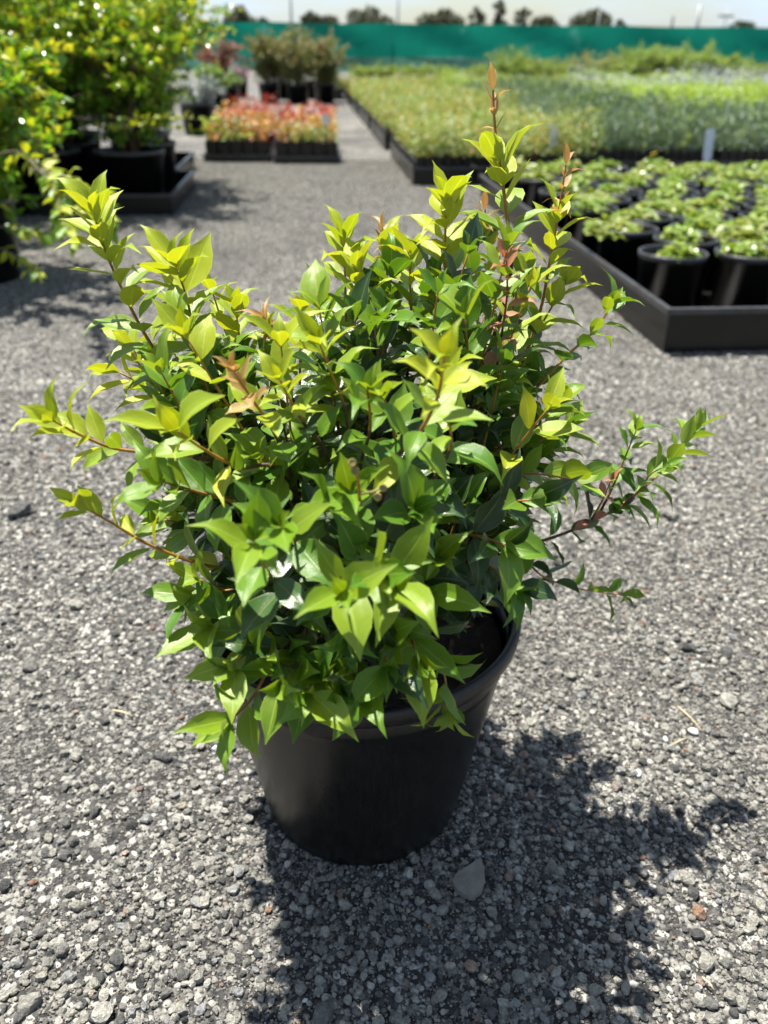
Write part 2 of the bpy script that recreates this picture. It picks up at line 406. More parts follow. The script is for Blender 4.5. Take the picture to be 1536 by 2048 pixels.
# the largest loose stones, one by one
BIG = [(235,1925,46),(155,1815,34),(112,1895,40),(60,2010,56),(128,1990,40),(205,2035,60),(12,1775,34),(80,1865,40),(362,2022,36),(400,2025,30),
       (84,1958,30),(255,1860,26),(188,1895,26),(1112,1950,34),(1190,1985,38),(1235,1965,26),(1280,1920,36),(1395,1830,40),(1410,1930,44),(1275,2005,44),
       (1370,1760,40),(1385,1790,34),(1450,1930,30),(1395,2010,36),(1490,1950,34),(1480,2010,40),(1520,1815,36),(1500,1860,30),(1090,1925,44),(1140,2020,36),
       (1270,1550,26),(1118,1745,24),(650,2030,60),(600,1985,34),(1010,1980,30),(930,2000,30),(985,2030,36),(860,1960,30),(745,1920,30),(690,1815,34),
       (1455,1410,50),(1390,1365,44),(1450,1310,40),(60,1335,44),(150,1215,40),(40,1030,60),(1340,1035,44)]
k = 0
for (x, y, s) in BIG: add_stone(x, y, s, k); k += 1
rs_ = random.Random(3)
while k < 285:
    x = rs_.uniform(0, 1536); y = 2048 - 560 * rs_.random() ** 1.5
    add_stone(x, y, rs_.uniform(15, 32), k); k += 1
# flat wedge-shaped stone lying in the shadow of the pot
wv = [(-35,4),(-28,18),(-12,29),(4,32),(22,23),(32,2),(33,-22),(29,-36),(4,-23),(-26,-8)]
g0 = ground_at(937, 1767); sc_ = 0.80 / FPX
V = [(x * sc_, -y * sc_ * 1.25, 0) for x, y in wv] + [(x * sc_ * .93, -y * sc_ * 1.16, .006) for x, y in wv]
n9 = len(wv); Fc = [list(range(n9, 2 * n9))[::-1]] + [[i, n9 + i, n9 + (i + 1) % n9, (i + 1) % n9] for i in range(n9)]
wedge = obj('stone', mesh('flat_stone', V, Fc, [plain('flat_stone', (0.165, 0.15, 0.13), 0.85, 0.25, 90, 0.4)], False), ground, (g0.x, g0.y, 0.004))
wedge.rotation_euler = (R(7), R(-4), 0)
wedge['label'] = 'flat wedge shaped grey stone'

WHITE = plain('quartz_stone', (0.50, 0.50, 0.48), .6, .1, 60, .2)
for i, (x, y, s) in enumerate([(1275, 1549, 22), (1118, 1744, 22), (1385, 1467, 24), (1545, 1640, 20), (610, 2003, 16), (430, 1500, 20), (1330, 1480, 16)]):
    me = ROCKS[i].copy(); me.materials.clear(); me.materials.append(WHITE); add_stone(x, y, s, 900 + i, me)
STRAW = plain('dry_straw', (0.45, 0.37, 0.22), .8, .2, 80)
for i, (x0, y0, x1, y1) in enumerate([(1355, 1412, 1405, 1462), (1345, 1490, 1375, 1476), (1405, 1955, 1428, 1980), (225, 1420, 265, 1432)]):
    a, b = ground_at(x0, y0, .007), ground_at(x1, y1, .006)
    st_ = obj('straw', MB().tube([(0, 0, 0), (b - a) * .5 + Vector((0, 0, .002)), b - a], [.0009, .001, .0006], 5).done('straw', [STRAW]), ground, a)

# ---------------------------------------------------------------- black nursery pot with the shrub
shrub = tag(empty('potted_shrub', (POTX, POTY, 0)), 'bushy lime green shrub with pointed leaves in large dusty black pot on open gravel', 'potted shrub')
PH, RT, RB = 0.242, 0.1485, 0.101
mb = MB()
zr = PH - 0.015
def rw(z): return RB + (RT - 0.005 - RB) * z / PH
mb.lathe([(0.0, 0.004), (RB - 0.012, 0.004), (RB - 0.006, 0.0), (RB, 0.004), (rw(.02), .02)] + [(rw(z), z) for z in np.linspace(.04, zr, 8)] +
         [(rw(zr) - .003, zr + .001), (rw(zr) - .004, .2), (rw(.18) - .005, .18)], 96)
potbody = obj('pot', mb.done('pot', [M['pot']]), shrub)
mb = MB()
mb.lathe([(rw(zr) - .002, zr - .002), (RT - .003, zr - .002), (RT - .001, zr + .002), (RT, PH - .004), (RT - .0015, PH), (RT - .005, PH + .001), (RT - .0085, PH - .001),
          (RT - .0095, PH - .006), (rw(zr) - .0035, zr - .001)], 96)
obj('rim', mb.done('rim', [M['rimplastic']]), potbody)
# soil, slightly heaped
SZ = 0.205
def soil_mesh(rad, z, name, mat=None, n=14, nn=40, bumpy=.006):
    V = [(0, 0, z + bumpy)]; F = []
    rr = random.Random(5)
    for i in range(1, n + 1):
        for k in range(nn):
            a = 2 * math.pi * k / nn; r = rad * i / n
            V.append((r * math.cos(a), r * math.sin(a), z + rr.uniform(-bumpy, bumpy) * (1 if i < n else .2)))
    for k in range(nn): F.append((0, 1 + k, 1 + (k + 1) % nn))
    for i in range(n - 1):
        for k in range(nn):
            a = 1 + i * nn; F.append((a + k, a + nn + k, a + nn + (k + 1) % nn, a + (k + 1) % nn))
    return mesh(name, V, F, [mat or M['soil']], True)
soil = obj('soil', soil_mesh(rw(SZ) - .004, SZ, 'soil'), shrub)
chipv = MB().add([(-1,-.5,-.2),(1,-.4,-.2),(.9,.5,-.15),(-.8,.45,-.2),(-.9,-.4,.2),(.8,-.35,.25),(.75,.4,.2),(-.7,.4,.22)],
     [(0,3,2,1),(4,5,6,7),(0,1,5,4),(1,2,6,5),(2,3,7,6),(3,0,4,7)]).done('bark_chip', [M['bark']], False)
rr = random.Random(21)
for i in range(110):
    a = rr.uniform(0, 6.28); r = 0.13 * math.sqrt(rr.random())
    o = obj('bark_chip', chipv, soil, (r * math.cos(a), r * math.sin(a), SZ + .006))
    s = rr.uniform(.003, .010); o.scale = (s, s * rr.uniform(.4, 1), s * rr.uniform(.5, 1)); o.rotation_euler = (rr.uniform(-.5, .5), rr.uniform(-.5, .5), rr.uniform(0, 6))

# ---- leaf blades
LT = np.array([0, .10, .26, .46, .66, .84, 1.0]); LW = np.array([.05, .46, .87, 1.0, .76, .27, .0])
def leaf_geo(fold, curl, twist, wave, asp=.235, tipbend=0.0):
    V = []; UV = []
    for i, (t, w) in enumerate(zip(LT, LW)):
        hw = w * asp
        z0 = -curl * t * t - tipbend * max(0, t - .7) ** 2 * 6; y = t * (1 - .22 * abs(curl) * t)
        for j, u in enumerate((-1, -.55, 0, .55, 1)):
            x = u * hw * math.cos(fold * .9); z = abs(u) ** 1.3 * hw * math.sin(fold)
            z += wave * math.sin(t * 9 + (2 if u > 0 else 0)) * abs(u) * hw
            ca, sa = math.cos(twist * t), math.sin(twist * t)
            V.append((x * ca - z * sa, y, z0 + x * sa + z * ca)); UV.append((.5 + u * .5, t))
    F = []
    for i in range(6):
        for j in range(4):
            a = i * 5 + j; F.append((a, a + 1, a + 6, a + 5))
    return np.array(V), np.array(F), np.array(UV)
LEAFG = []
rl = random.Random(9)
for i in range(14):
    LEAFG.append(leaf_geo(rl.uniform(.12, .55), rl.uniform(-.02, .40), rl.uniform(-.5, .5), rl.uniform(0, .22), (rl.uniform(.205, .25) if i < 7 else rl.uniform(.255, .305)), rl.uniform(0, .55)))
LEAFG.append(leaf_geo(.5, .5, .2, .05, .15, .6)); LEAFG.append(leaf_geo(.35, -.1, -.2, .05, .17, .2))
LMATS = ['lime', 'mid', 'fresh', 'dark', 'copper', 'red']
LEAFM = {}
def leaf_mesh(gi, mat):
    if (gi, mat) not in LEAFM:
        V, F, UV = LEAFG[gi]; LEAFM[(gi, mat)] = mesh('leaf', V, F, [M[mat]], True, UV)
    return LEAFM[(gi, mat)]

LEAVES = []     # (matrix 4x4 numpy in world, geo index, material)
STEMS = []
prnd = random.Random(44)
UPV = Vector((0, 0, 1))
def put_leaf(P, L, n, length, mat, gi=None):
    L = L.normalized(); n = (n - L * n.dot(L))
    n = n.normalized() if n.length > 1e-4 else L.orthogonal().normalized()
    X = L.cross(n)
    m = np.eye(4)
    m[:3, 0] = np.array(X) * length; m[:3, 1] = np.array(L) * length; m[:3, 2] = np.array(n) * length; m[:3, 3] = np.array(P)
    LEAVES.append((m, gi if gi is not None else (prnd.randrange(0, 10) if mat in ('lime', 'mid') else prnd.randrange(5, 14)), mat))
def put_cap(P, d): pass
def shoot(path, npair, l_low, l_tip, start=0.3, style='lime', r0=.0022, stem='auto', spread=1.0, phase=None, end_tuft=True, tipcut=.86, droop=0.0):
    """path: world points base->tip. Opposite pairs of leaves, each pair turned a quarter against the last."""
    npair = int(round(npair * 1.3)); l_low *= .83; l_tip *= .83
    n = max(14, npair * 4)
    P = catmull(path, n)
    rad = [r0 * .85 * (1 - .80 * i / n) + .0003 for i in range(n + 1)]
    STEMS.append((P, rad, style, start, stem))
    ph = prnd.uniform(0, 3.14) if phase is None else phase
    for k in range(npair):
        g = k / max(1, npair - 1)
        t = start + (1 - start) * (1 - (1 - g) ** 1.12) * (.985 if style != 'coppertip' else tipcut)
        f = t * n; i = min(int(f), n - 1)
        p = P[i].lerp(P[i + 1], f - i)
        d = (P[min(i + 2, n)] - P[max(i - 1, 0)]).normalized()
        a0 = d.orthogonal().normalized(); b0 = d.cross(a0)
        ln = l_low + (l_tip - l_low) * g
        for s in (0, 1):
            if prnd.random() < .05: continue
            a = ph + k * math.pi / 2 + s * math.pi + prnd.uniform(-.3, .3)
            side = a0 * math.cos(a) + b0 * math.sin(a)
            A = R((72 - 38 * g ** 1.5) * spread + prnd.uniform(-12, 12))
            L = side * math.sin(A) + d * math.cos(A)
            L = (L + UPV * (-.12 + .16 * g - droop) + Vector((prnd.uniform(-.12, .12),) * 3)).normalized()
            nn = (d - L * d.dot(L)).normalized() * .7 + UPV * (.45 + .35 * (1 - abs(d.z))) + Vector((prnd.uniform(-.3, .3), prnd.uniform(-.3, .3), 0))
            q = prnd.random()
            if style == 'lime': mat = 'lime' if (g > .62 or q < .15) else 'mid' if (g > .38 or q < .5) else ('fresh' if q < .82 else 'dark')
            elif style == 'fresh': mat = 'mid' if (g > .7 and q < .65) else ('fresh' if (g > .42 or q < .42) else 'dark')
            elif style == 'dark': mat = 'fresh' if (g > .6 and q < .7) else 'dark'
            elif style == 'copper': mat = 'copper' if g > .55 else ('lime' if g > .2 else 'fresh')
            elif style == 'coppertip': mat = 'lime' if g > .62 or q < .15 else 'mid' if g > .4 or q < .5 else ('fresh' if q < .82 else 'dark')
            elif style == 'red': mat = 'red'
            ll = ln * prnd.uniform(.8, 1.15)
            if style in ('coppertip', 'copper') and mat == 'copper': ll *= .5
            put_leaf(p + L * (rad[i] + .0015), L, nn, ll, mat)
    if style == 'coppertip':
        for k in range(10):
            t = .84 + .16 * (k // 2) / 4; f = t * n; i = min(int(f), n - 1); p = P[i].lerp(P[i + 1], min(1, f - i))
            d = (P[min(i + 1, n)] - P[max(i - 2, 0)]).normalized(); a0 = d.orthogonal().normalized(); b0 = d.cross(a0)
            a = ph + (k // 2) * math.pi / 2 + (k % 2) * math.pi; side = a0 * math.cos(a) + b0 * math.sin(a)
            A = R(60 - 40 * (k // 2) / 4 + prnd.uniform(-8, 8))
            put_leaf(p, side * math.sin(A) + d * math.cos(A), d - side * .4, prnd.uniform(.013, .021), 'copper', 14 + k % 2)
    elif end_tuft:
        d = (P[-1] - P[-3]).normalized(); a0 = d.orthogonal().normalized(); b0 = d.cross(a0)
        for s in (0, 1):
            a = ph + npair * math.pi / 2 + s * math.pi
            side = a0 * math.cos(a) + b0 * math.sin(a)
            mat = {'lime': 'lime', 'fresh': 'mid', 'dark': 'fresh', 'copper': 'copper', 'coppertip': 'copper', 'red': 'red'}[style]
            put_leaf(P[-1], d * .9 + side * .35, side * -1 + UPV * .3, l_tip * (.62 if mat != 'copper' else .5), mat)

def px2(pts, d0, d1):
    n = len(pts); return [at_y(x, y, POTY + d0 + (d1 - d0) * i / max(1, n - 1)) for i, (x, y) in enumerate(pts)]
def rooted(pts, d0, d1, root=None):
    W = px2(pts, d0, d1)
    b = W[0]; a = prnd.uniform(0, 6.28)
    rt = Vector((POTX + .025 * math.cos(a) + .12 * (b.x - POTX), POTY + .025 * math.sin(a) + .12 * (b.y - POTY), SZ))
    mid = rt.lerp(b, .5); mid.z += .015
    return [rt, mid] + W
def S(pts, d0, d1, npair, l0, l1, style='lime', r0=.0022, rootit=True, vis=None, **kw):
    """pts from the lower visible end to the tip, in photograph pixels; d0, d1 = distance behind (+) or before (-) the pot's axis; leaf lengths in mm"""
    W = rooted(pts, d0, d1) if rootit else px2(pts, d0, d1)
    segs = len(W) - 1
    st = kw.pop('start', None)
    if st is None: st = (2.0 / segs if rootit else .04)
    k0 = 1 + d0 / POTY * .45; k1 = 1 + d1 / POTY * .45
    shoot(W, npair, l0 / 1000 * k0, l1 / 1000 * k1, st, style, r0, **kw)

# upper left
S([(470,905),(400,800),(335,735),(285,660),(245,580),(212,505),(188,428)], -.02, -.05, 17, 46, 46, 'lime', .0024, start=.22)
S([(490,860),(430,740),(390,660),(372,590),(352,535)], -.02, -.04, 9, 54, 50, 'lime')
S([(540,860),(480,740),(450,660),(425,585)], .02, .02, 6, 40, 26, 'lime')
S([(560,880),(520,780),(485,700),(470,610)], .0, .0, 7, 44, 36, 'lime')
S([(600,900),(600,800),(600,710),(602,625)], .01, .0, 8, 40, 36, 'lime')
S([(610,880),(575,760),(550,690),(528,640)], -.05, -.07, 7, 34, 22, 'coppertip')
S([(640,900),(640,760),(655,680),(640,600)], .06, .08, 7, 40, 34, 'lime')
S([(575,930),(540,850),(505,800),(470,745)], -.13, -.17, 6, 42, 46, 'copper')
S([(560,945),(480,935),(410,900),(355,862)], -.13, -.19, 5, 40, 56, 'lime', spread=.8)
S([(540,960),(430,922),(340,908),(235,898),(165,872),(108,842)], -.08, -.16, 9, 42, 38, 'lime', .0022)
S([(520,1000),(420,900),(330,800),(240,745)], .0, -.02, 8, 42, 38, 'lime')
S([(480,1000),(380,860),(300,760),(255,690)], .05, .06, 8, 42, 36, 'lime')
# left, low
S([(560,1150),(480,1140),(400,1128),(300,1090),(222,1045),(160,1010)], -.12, -.18, 9, 46, 36, 'lime', .0022)
S([(560,1060),(480,1010),(400,985),(330,965)], -.12, -.18, 6, 52, 46, 'fresh')
S([(520,1090),(430,1060),(330,1040)], -.08, -.12, 6, 52, 44, 'fresh')
S([(590,1210),(555,1170),(525,1125),(508,1080)], -.18, -.26, 5, 54, 50, 'fresh', start=.42)
S([(560,1200),(480,1190),(400,1160)], -.13, -.17, 5, 48, 44, 'fresh')
# centre, tall
S([(700,860),(700,760),(692,640),(690,540),(688,480)], .03, .03, 9, 46, 40, 'lime')
S([(760,860),(770,720),(775,600),(772,520),(765,455)], .08, .10, 9, 42, 34, 'coppertip')
S([(740,860),(735,720),(728,610),(715,540)], .0, .0, 8, 44, 38, 'lime')
S([(800,880),(815,740),(822,640),(820,560),(822,510)], .03, .04, 8, 44, 36, 'lime')
S([(850,900),(880,760),(892,620),(890,500),(893,400)], .0, .0, 14, 46, 44, 'lime', .0024)
S([(855,920),(930,800),(985,680),(1022,540),(1012,420),(1000,330),(990,255),(986,180)], .03, .04, 11, 46, 48, 'coppertip', .0028, start=.36, tipcut=.69)
S([(880,880),(945,740),(975,620),(978,520),(970,420)], .09, .12, 9, 40, 28, 'coppertip')
S([(900,920),(1010,800),(1075,640),(1100,520),(1118,420),(1132,330)], .05, .06, 11, 40, 34, 'coppertip', .0024, tipcut=.78)
S([(920,860),(985,760),(1003,670),(1014,590),(1013,520)], -.03, -.06, 6, 28, 22, 'red', .0016, start=.6, stem='red')
S([(900,960),(1000,850),(1060,790),(1130,715),(1190,660),(1222,610)], .02, .03, 9, 40, 34, 'fresh', .0022)
S([(900,920),(1000,780),(1070,670),(1130,570)], .04, .05, 9, 42, 36, 'lime')
S([(760,1010),(790,920),(842,860),(876,790),(888,715)], -.16, -.22, 7, 46, 40, 'lime', .0024, start=.45)
S([(780,980),(790,880),(770,800)], -.13, -.16, 4, 50, 46, 'fresh')
S([(840,960),(960,920),(1050,860),(1110,812)], -.04, -.06, 8, 46, 40, 'fresh')
S([(840,940),(920,820),(935,720),(930,640)], -.06, -.08, 7, 50, 44, 'fresh')
S([(700,920),(690,820),(660,740),(640,690)], -.10, -.13, 6, 44, 40, 'lime')
S([(660,930),(610,850),(580,800),(560,760)], -.12, -.16, 6, 38, 34, 'lime')
S([(720,960),(740,860),(735,780)], -.14, -.17, 5, 44, 40, 'fresh')
# right
S([(860,1125),(960,1108),(1090,1080),(1210,1030),(1300,965),(1355,905),(1395,855)], -.02, .06, 14, 42, 34, 'fresh', .0022, start=.34)
S([(1195,1035),(1225,975),(1250,915),(1272,862)], .03, .03, 6, 36, 30, 'fresh', .0012, rootit=False)
S([(1235,1020),(1275,985),(1300,950),(1325,935)], .02, .0, 4, 36, 30, 'fresh', .0011, rootit=False)
S([(1180,1045),(1205,1000),(1222,960)], .0, -.02, 2, 20, 14, 'red', .0011, rootit=False)
S([(930,1110),(1040,1120),(1090,1155),(1160,1178),(1245,1190)], .0, .02, 7, 42, 34, 'dark', .0016, start=.38)
S([(860,1020),(960,970),(1060,948),(1150,960)], -.08, -.10, 6, 50, 40, 'fresh')
S([(880,1060),(980,1010),(1060,1000)], -.10, -.14, 5, 54, 48, 'dark')
S([(850,1000),(960,900),(1060,890),(1130,850)], -.02, -.02, 7, 46, 40, 'fresh')
S([(860,1090),(940,1070),(1010,1090)], -.12, -.17, 4, 58, 52, 'dark')
S([(860,980),(900,900),(900,850)], -.14, -.17, 4, 48, 44, 'fresh')
S([(900,1040),(1010,940),(1090,900)], .0, .0, 6, 46, 42, 'dark')
# front, low
S([(690,1140),(690,1160),(685,1182)], -.17, -.265, 4, 52, 56, 'fresh', start=.55, spread=1.25)
S([(760,1120),(780,1140),(790,1170)], -.16, -.25, 4, 58, 56, 'fresh', spread=1.1)
S([(640,1150),(625,1225),(580,1285),(545,1325),(505,1395),(462,1440)], -.16, -.25, 8, 58, 52, 'fresh', .0022, start=.40)
S([(650,1170),(650,1250),(640,1320),(660,1345)], -.16, -.215, 5, 52, 46, 'fresh', start=.40)
S([(840,1160),(842,1215),(866,1290),(890,1355),(893,1420)], -.15, -.20, 6, 50, 40, 'fresh', .0018, start=.42)
S([(720,1140),(715,1200),(700,1270)], -.16, -.21, 5, 54, 46, 'dark')
S([(830,1120),(830,1150),(850,1180)], -.14, -.19, 4, 60, 56, 'dark', spread=1.1)
S([(640,1080),(640,1040),(660,1010)], -.15, -.20, 5, 54, 50, 'dark')
S([(780,1060),(800,1040),(830,1020)], -.15, -.20, 5, 54, 50, 'dark')
S([(720,1040),(705,1010),(700,985)], -.17, -.20, 4, 50, 46, 'fresh')

S([(610,1170),(560,1240),(500,1275)], -.14, -.20, 4, 52, 50, 'fresh', start=.5)
S([(640,1180),(610,1280),(600,1340)], -.15, -.215, 5, 52, 48, 'fresh', start=.45)
S([(690,1190),(690,1280),(702,1350)], -.15, -.205, 5, 50, 46, 'dark', start=.45)
S([(740,1180),(770,1230),(780,1270)], -.15, -.20, 4, 50, 46, 'fresh', start=.45)
S([(570,1160),(480,1195),(415,1205)], -.10, -.15, 5, 50, 46, 'fresh', start=.4)
S([(880,1120),(970,1130),(1030,1170)], -.12, -.16, 4, 56, 52, 'dark', start=.45)
S([(700,1120),(740,1130),(760,1150)], -.19, -.26, 4, 52, 50, 'fresh', start=.5)
S([(600,1120),(590,1080),(560,1050)], -.17, -.25, 4, 52, 48, 'fresh', start=.5)
for (x0, y0, x1, y1, x2, y2, d1, st) in [(600,1190,530,1275,470,1325,-.20,'fresh'), (620,1200,575,1300,560,1365,-.215,'fresh'), (650,1210,630,1320,618,1385,-.215,'fresh'), (680,1210,675,1310,680,1375,-.21,'dark'),
        (710,1210,715,1310,722,1380,-.205,'fresh'), (745,1200,765,1270,775,1330,-.20,'dark'), (790,1190,815,1250,835,1310,-.195,'fresh'), (570,1180,480,1230,425,1250,-.165,'fresh'), (560,1170,460,1180,385,1190,-.15,'fresh')]:
    S([(x0, y0), (x1, y1), (x2, y2)], -.15, d1 - .025, 3, 58, 54, st, .0016, start=.5, droop=.35)
# inner filling: shorter, darker shoots through the crown's volume
SIL = [(250,700),(330,600),(450,640),(560,640),(640,600),(740,540),(880,500),(1000,470),(1090,540),(1110,700),(1100,850),(1050,980),(990,1080),(900,1120),(780,1190),(640,1240),(520,1200),(420,1130),(320,1040),(290,900),(260,780)]
def inside(x, y):
    c = False; j = len(SIL) - 1
    for i in range(len(SIL)):
        xi, yi = SIL[i]; xj, yj = SIL[j]
        if (yi > y) != (yj > y) and x < (xj - xi) * (y - yi) / (yj - yi) + xi: c = not c
        j = i
    return c
nf = 0
while nf < 115:
    v = Vector((prnd.gauss(0, 1), prnd.gauss(0, 1), prnd.gauss(0, 1))).normalized()
    if v.z < -.55: continue
    rfrac = prnd.uniform(.45, 1.0)
    T = Vector((POTX - .01 + v.x * .25 * rfrac, POTY + v.y * (.22 if v.y > 0 or v.z < 0 else .165) * rfrac, .42 + v.z * .22 * rfrac))
    x, y, _ = proj(np.array([[*T]]))
    if not inside(x[0], y[0]): continue
    nf += 1
    a = prnd.uniform(0, 6.28); rt = Vector((POTX + .03 * math.cos(a) + .1 * v.x * .2, POTY + .03 * math.sin(a), SZ))
    mid = rt.lerp(T, .55) + Vector((v.x * .02, v.y * .02, .02))
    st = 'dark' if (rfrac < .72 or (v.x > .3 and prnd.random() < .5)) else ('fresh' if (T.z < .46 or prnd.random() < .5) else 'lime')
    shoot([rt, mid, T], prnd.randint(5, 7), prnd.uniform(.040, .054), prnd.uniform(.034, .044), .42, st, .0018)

# which blades show largest from the path side: rough z-buffer
ids = []; pxs = []; zs = []
for i, (m, gi, mat) in enumerate(LEAVES):
    V, F, UV = LEAFG[gi]
    Vq = V[F].mean(axis=1)
    Vq = np.concatenate([V, Vq, V[F[:, [0, 1]]].mean(1), V[F[:, [0, 3]]].mean(1)])
    W = Vq @ m[:3, :3].T + m[:3, 3]
    x, y, z = proj(W)
    pxs.append(np.floor(x / 7).astype(int) + 4000 * np.floor(y / 7).astype(int)); zs.append(z); ids.append(np.full(len(z), i))
pxs = np.concatenate(pxs); zs = np.concatenate(zs); ids = np.concatenate(ids)
o_ = np.lexsort((zs, pxs)); first = np.ones(len(o_), bool); first[1:] = pxs[o_][1:] != pxs[o_][:-1]
cnt = np.bincount(ids[o_][first], minlength=len(LEAVES))
order = np.argsort(-cnt); top = set(order[:296].tolist())
inv = np.linalg.inv(np.array(Matrix.Translation((POTX, POTY, 0))))
restV = []; restF = []; restUV = []; restM = []; b = 0
for i, (m, gi, mat) in enumerate(LEAVES):
    ml = inv @ m
    if i in top:
        o = obj('leaf', leaf_mesh(gi, mat), shrub); o.matrix_local = Matrix(ml.tolist())
    else:
        V, F, UV = LEAFG[gi]
        restV.append(V @ ml[:3, :3].T + ml[:3, 3]); restF.append(F + b); restUV.append(UV); restM.append(np.full(len(F), LMATS.index(mat))); b += len(V)
fo = obj('foliage', mesh('foliage', np.concatenate(restV), np.concatenate(restF), [M[k] for k in LMATS], True, np.concatenate(restUV), np.concatenate(restM)), shrub)
tag(fo, None, None, None, 'stuff')
PO = Vector((POTX, POTY, 0))
for P, rad, style, start, stem in STEMS:
    n = len(P); cut = int(n * min(.75, start + .22))
    segs = [(0, cut + 1, 'stem_old'), (cut, n, 'stem_red' if stem == 'red' else 'stem_young')]
    V = []; F = []; mi = []
    mbx = MB()
    mbx.tube([p - PO for p in P], rad, 6)
    nfq = (n - 1) * 6
    mi = [0 if f // 6 < cut else 1 for f in range(nfq)] + [0, 1]
    obj('stem', mesh('stem', mbx.V, mbx.F, [M['stem_old'], M['stem_red' if stem == 'red' else 'stem_young']], True, None, mi), shrub)
# dry seed caps on two little stalks
tw = px2([(720,1010),(716,960),(706,930)], -.225, -.235)
capm = MB().lathe([(0, .0), (.0015, .0004), (.0021, .0014), (.0023, .0030), (.0019, .0036), (.0015, .0030), (.0008, .0032), (0, .003)], 12).done('seed_cap', [M['capsule']])
tw1 = MB().tube([p - PO for p in tw], [.0011, .001, .0008], 6).done('seed_stalk', [M['stem_young']])
st1 = obj('seed_stalk', tw1, shrub)
for (x, y) in ((704, 926), (709, 942)):
    q = at_y(x, y, POTY - .236) - PO; o = obj('seed_cap', capm, st1, q); o.rotation_euler = (R(60), R(10), 0)
tw = px2([(718,988),(745,984),(765,975)], -.228, -.232)
st2 = obj('seed_stalk', MB().tube([p - PO for p in tw], [.0009, .0008, .0006], 6).done('seed_stalk', [M['capsule']]), shrub)
for (x, y) in ((768, 974), (757, 992)):
    q = at_y(x, y, POTY - .233) - PO; o = obj('seed_cap', capm, st2, q); o.rotation_euler = (R(70), R(-30), 0)
# fallen leaves on the potting mix
for i, (x, y, mt, s) in enumerate([(852,1115,'deadleaf',.04),(835,1130,'deadleaf',.035),(962,1203,'yellowleaf',.022),(930,1160,'deadleaf',.03),(945,1255,'deadleaf',.02)]):
    q = ground_at(x, y, SZ + .012)
    V, F, UV = LEAFG[(i * 3) % 14]
    if (q.x - POTX) ** 2 + (q.y - POTY) ** 2 < .125 ** 2:
        o = obj('fallen_leaf', mesh('fallen_leaf', V, F, [M[mt]], True, UV), soil, q - PO); o.scale = (s, s, s); o.rotation_euler = (R(10 * i - 15), R(14), i * 2.1)

# ---------------------------------------------------------------- the beds' own directions
BA = R(5.1)
BU = Vector((-math.sin(BA), math.cos(BA), 0)); BV = Vector((math.cos(BA), math.sin(BA), 0))
def bed(o, a, b, z=0.0): return o + BV * a + BU * b + Vector((0, 0, z))

def blade_cloud(P, L, N, ln, wid, name, mats, mi=None):
    """many small folded leaf blades as one mesh: arrays of base points, directions, normals, lengths, half widths"""
    P = np.asarray(P, float); L = np.asarray(L, float); N = np.asarray(N, float)
    L /= np.linalg.norm(L, axis=1, keepdims=True) + 1e-9
    X = np.cross(L, N); X /= np.linalg.norm(X, axis=1, keepdims=True) + 1e-9
    Z = np.cross(X, L)
    ln = np.asarray(ln)[:, None]; w = np.asarray(wid)[:, None]
    p0 = P; pm = P + L * ln * .5 + Z * ln * -.02; p1 = P + L * ln - Z * ln * .12
    a = P + L * ln * .42 + X * w + Z * w * .35; c = P + L * ln * .42 - X * w + Z * w * .35
    n = len(P); V = np.stack([p0, a, p1, c, pm], 1).reshape(-1, 3)
    i0 = np.arange(n)[:, None] * 5
    F = np.concatenate([i0 + np.array([[0, 1, 4]]), i0 + np.array([[1, 2, 4]]), i0 + np.array([[0, 4, 3]]), i0 + np.array([[4, 2, 3]])], 1).reshape(-1, 3)
    mi4 = None if mi is None else np.repeat(np.asarray(mi), 4)
    return mesh(name, V, F, mats, True, None, mi4)
def unit(n):
    v = rng.normal(size=(n, 3)); return v / np.linalg.norm(v, axis=1, keepdims=True)

# foliage colours of the other plants
M['s_green'] = leaf_mat('shrub_leaf', (0.07, 0.19, 0.009), (0.16, 0.31, 0.016), 0.2, 0.40, None, False, 0.6)
M['s_yellow'] = leaf_mat('shrub_young_leaf', (0.28, 0.37, 0.015), (0.44, 0.42, 0.03), 0.25, 0.42, (1.3, 1.2, .5), False)
M['gc'] = leaf_mat('groundcover_leaf', (0.10, 0.20, 0.025), (0.22, 0.31, 0.045), 0.33, 0.3, None, False)
M['gc_pale'] = leaf_mat('groundcover_pale_leaf', (0.19, 0.25, 0.07), (0.27, 0.28, 0.06), 0.4, 0.3, (1.2, 1.2, .6), False)
M['yg'] = leaf_mat('yellowgreen_seedling', (0.095, 0.165, 0.035), (0.185, 0.235, 0.05), 0.5, 0.35, (1.3, 1.2, .5), False)
M['ygold'] = leaf_mat('gold_seedling', (0.28, 0.20, 0.05), (0.30, 0.27, 0.06), 0.5, 0.35, (1.2, 1.1, .5), False)
M['bg'] = leaf_mat('bluegreen_seedling', (0.045, 0.095, 0.048), (0.13, 0.19, 0.115), 0.5, 0.2, (1.3, 1.3, .8), False)
M['limebed'] = leaf_mat('lime_seedling', (0.16, 0.28, 0.02), (0.22, 0.31, 0.03), 0.5, 0.35, None, False)
M['silver'] = leaf_mat('silver_seedling', (0.32, 0.37, 0.36), (0.40, 0.43, 0.42), 0.6, 0.2, (1, 1, 1), False)
M['olive'] = leaf_mat('olive_leaf', (0.08, 0.12, 0.028), (0.17, 0.17, 0.04), 0.5, 0.25, None, False)
M['orange'] = leaf_mat('orange_seedling', (0.40, 0.14, 0.02), (0.36, 0.26, 0.035), 0.45, 0.3, (1.2, 1, .5), False)
M['scarlet'] = leaf_mat('red_seedling', (0.22, 0.012, 0.010), (0.27, 0.035, 0.015), 0.45, 0.3, (1.2, .8, .5), False)
M['maroon'] = leaf_mat('dark_red_leaf', (0.20, 0.05, 0.045), (0.28, 0.09, 0.07), 0.5, 0.2, None, False)
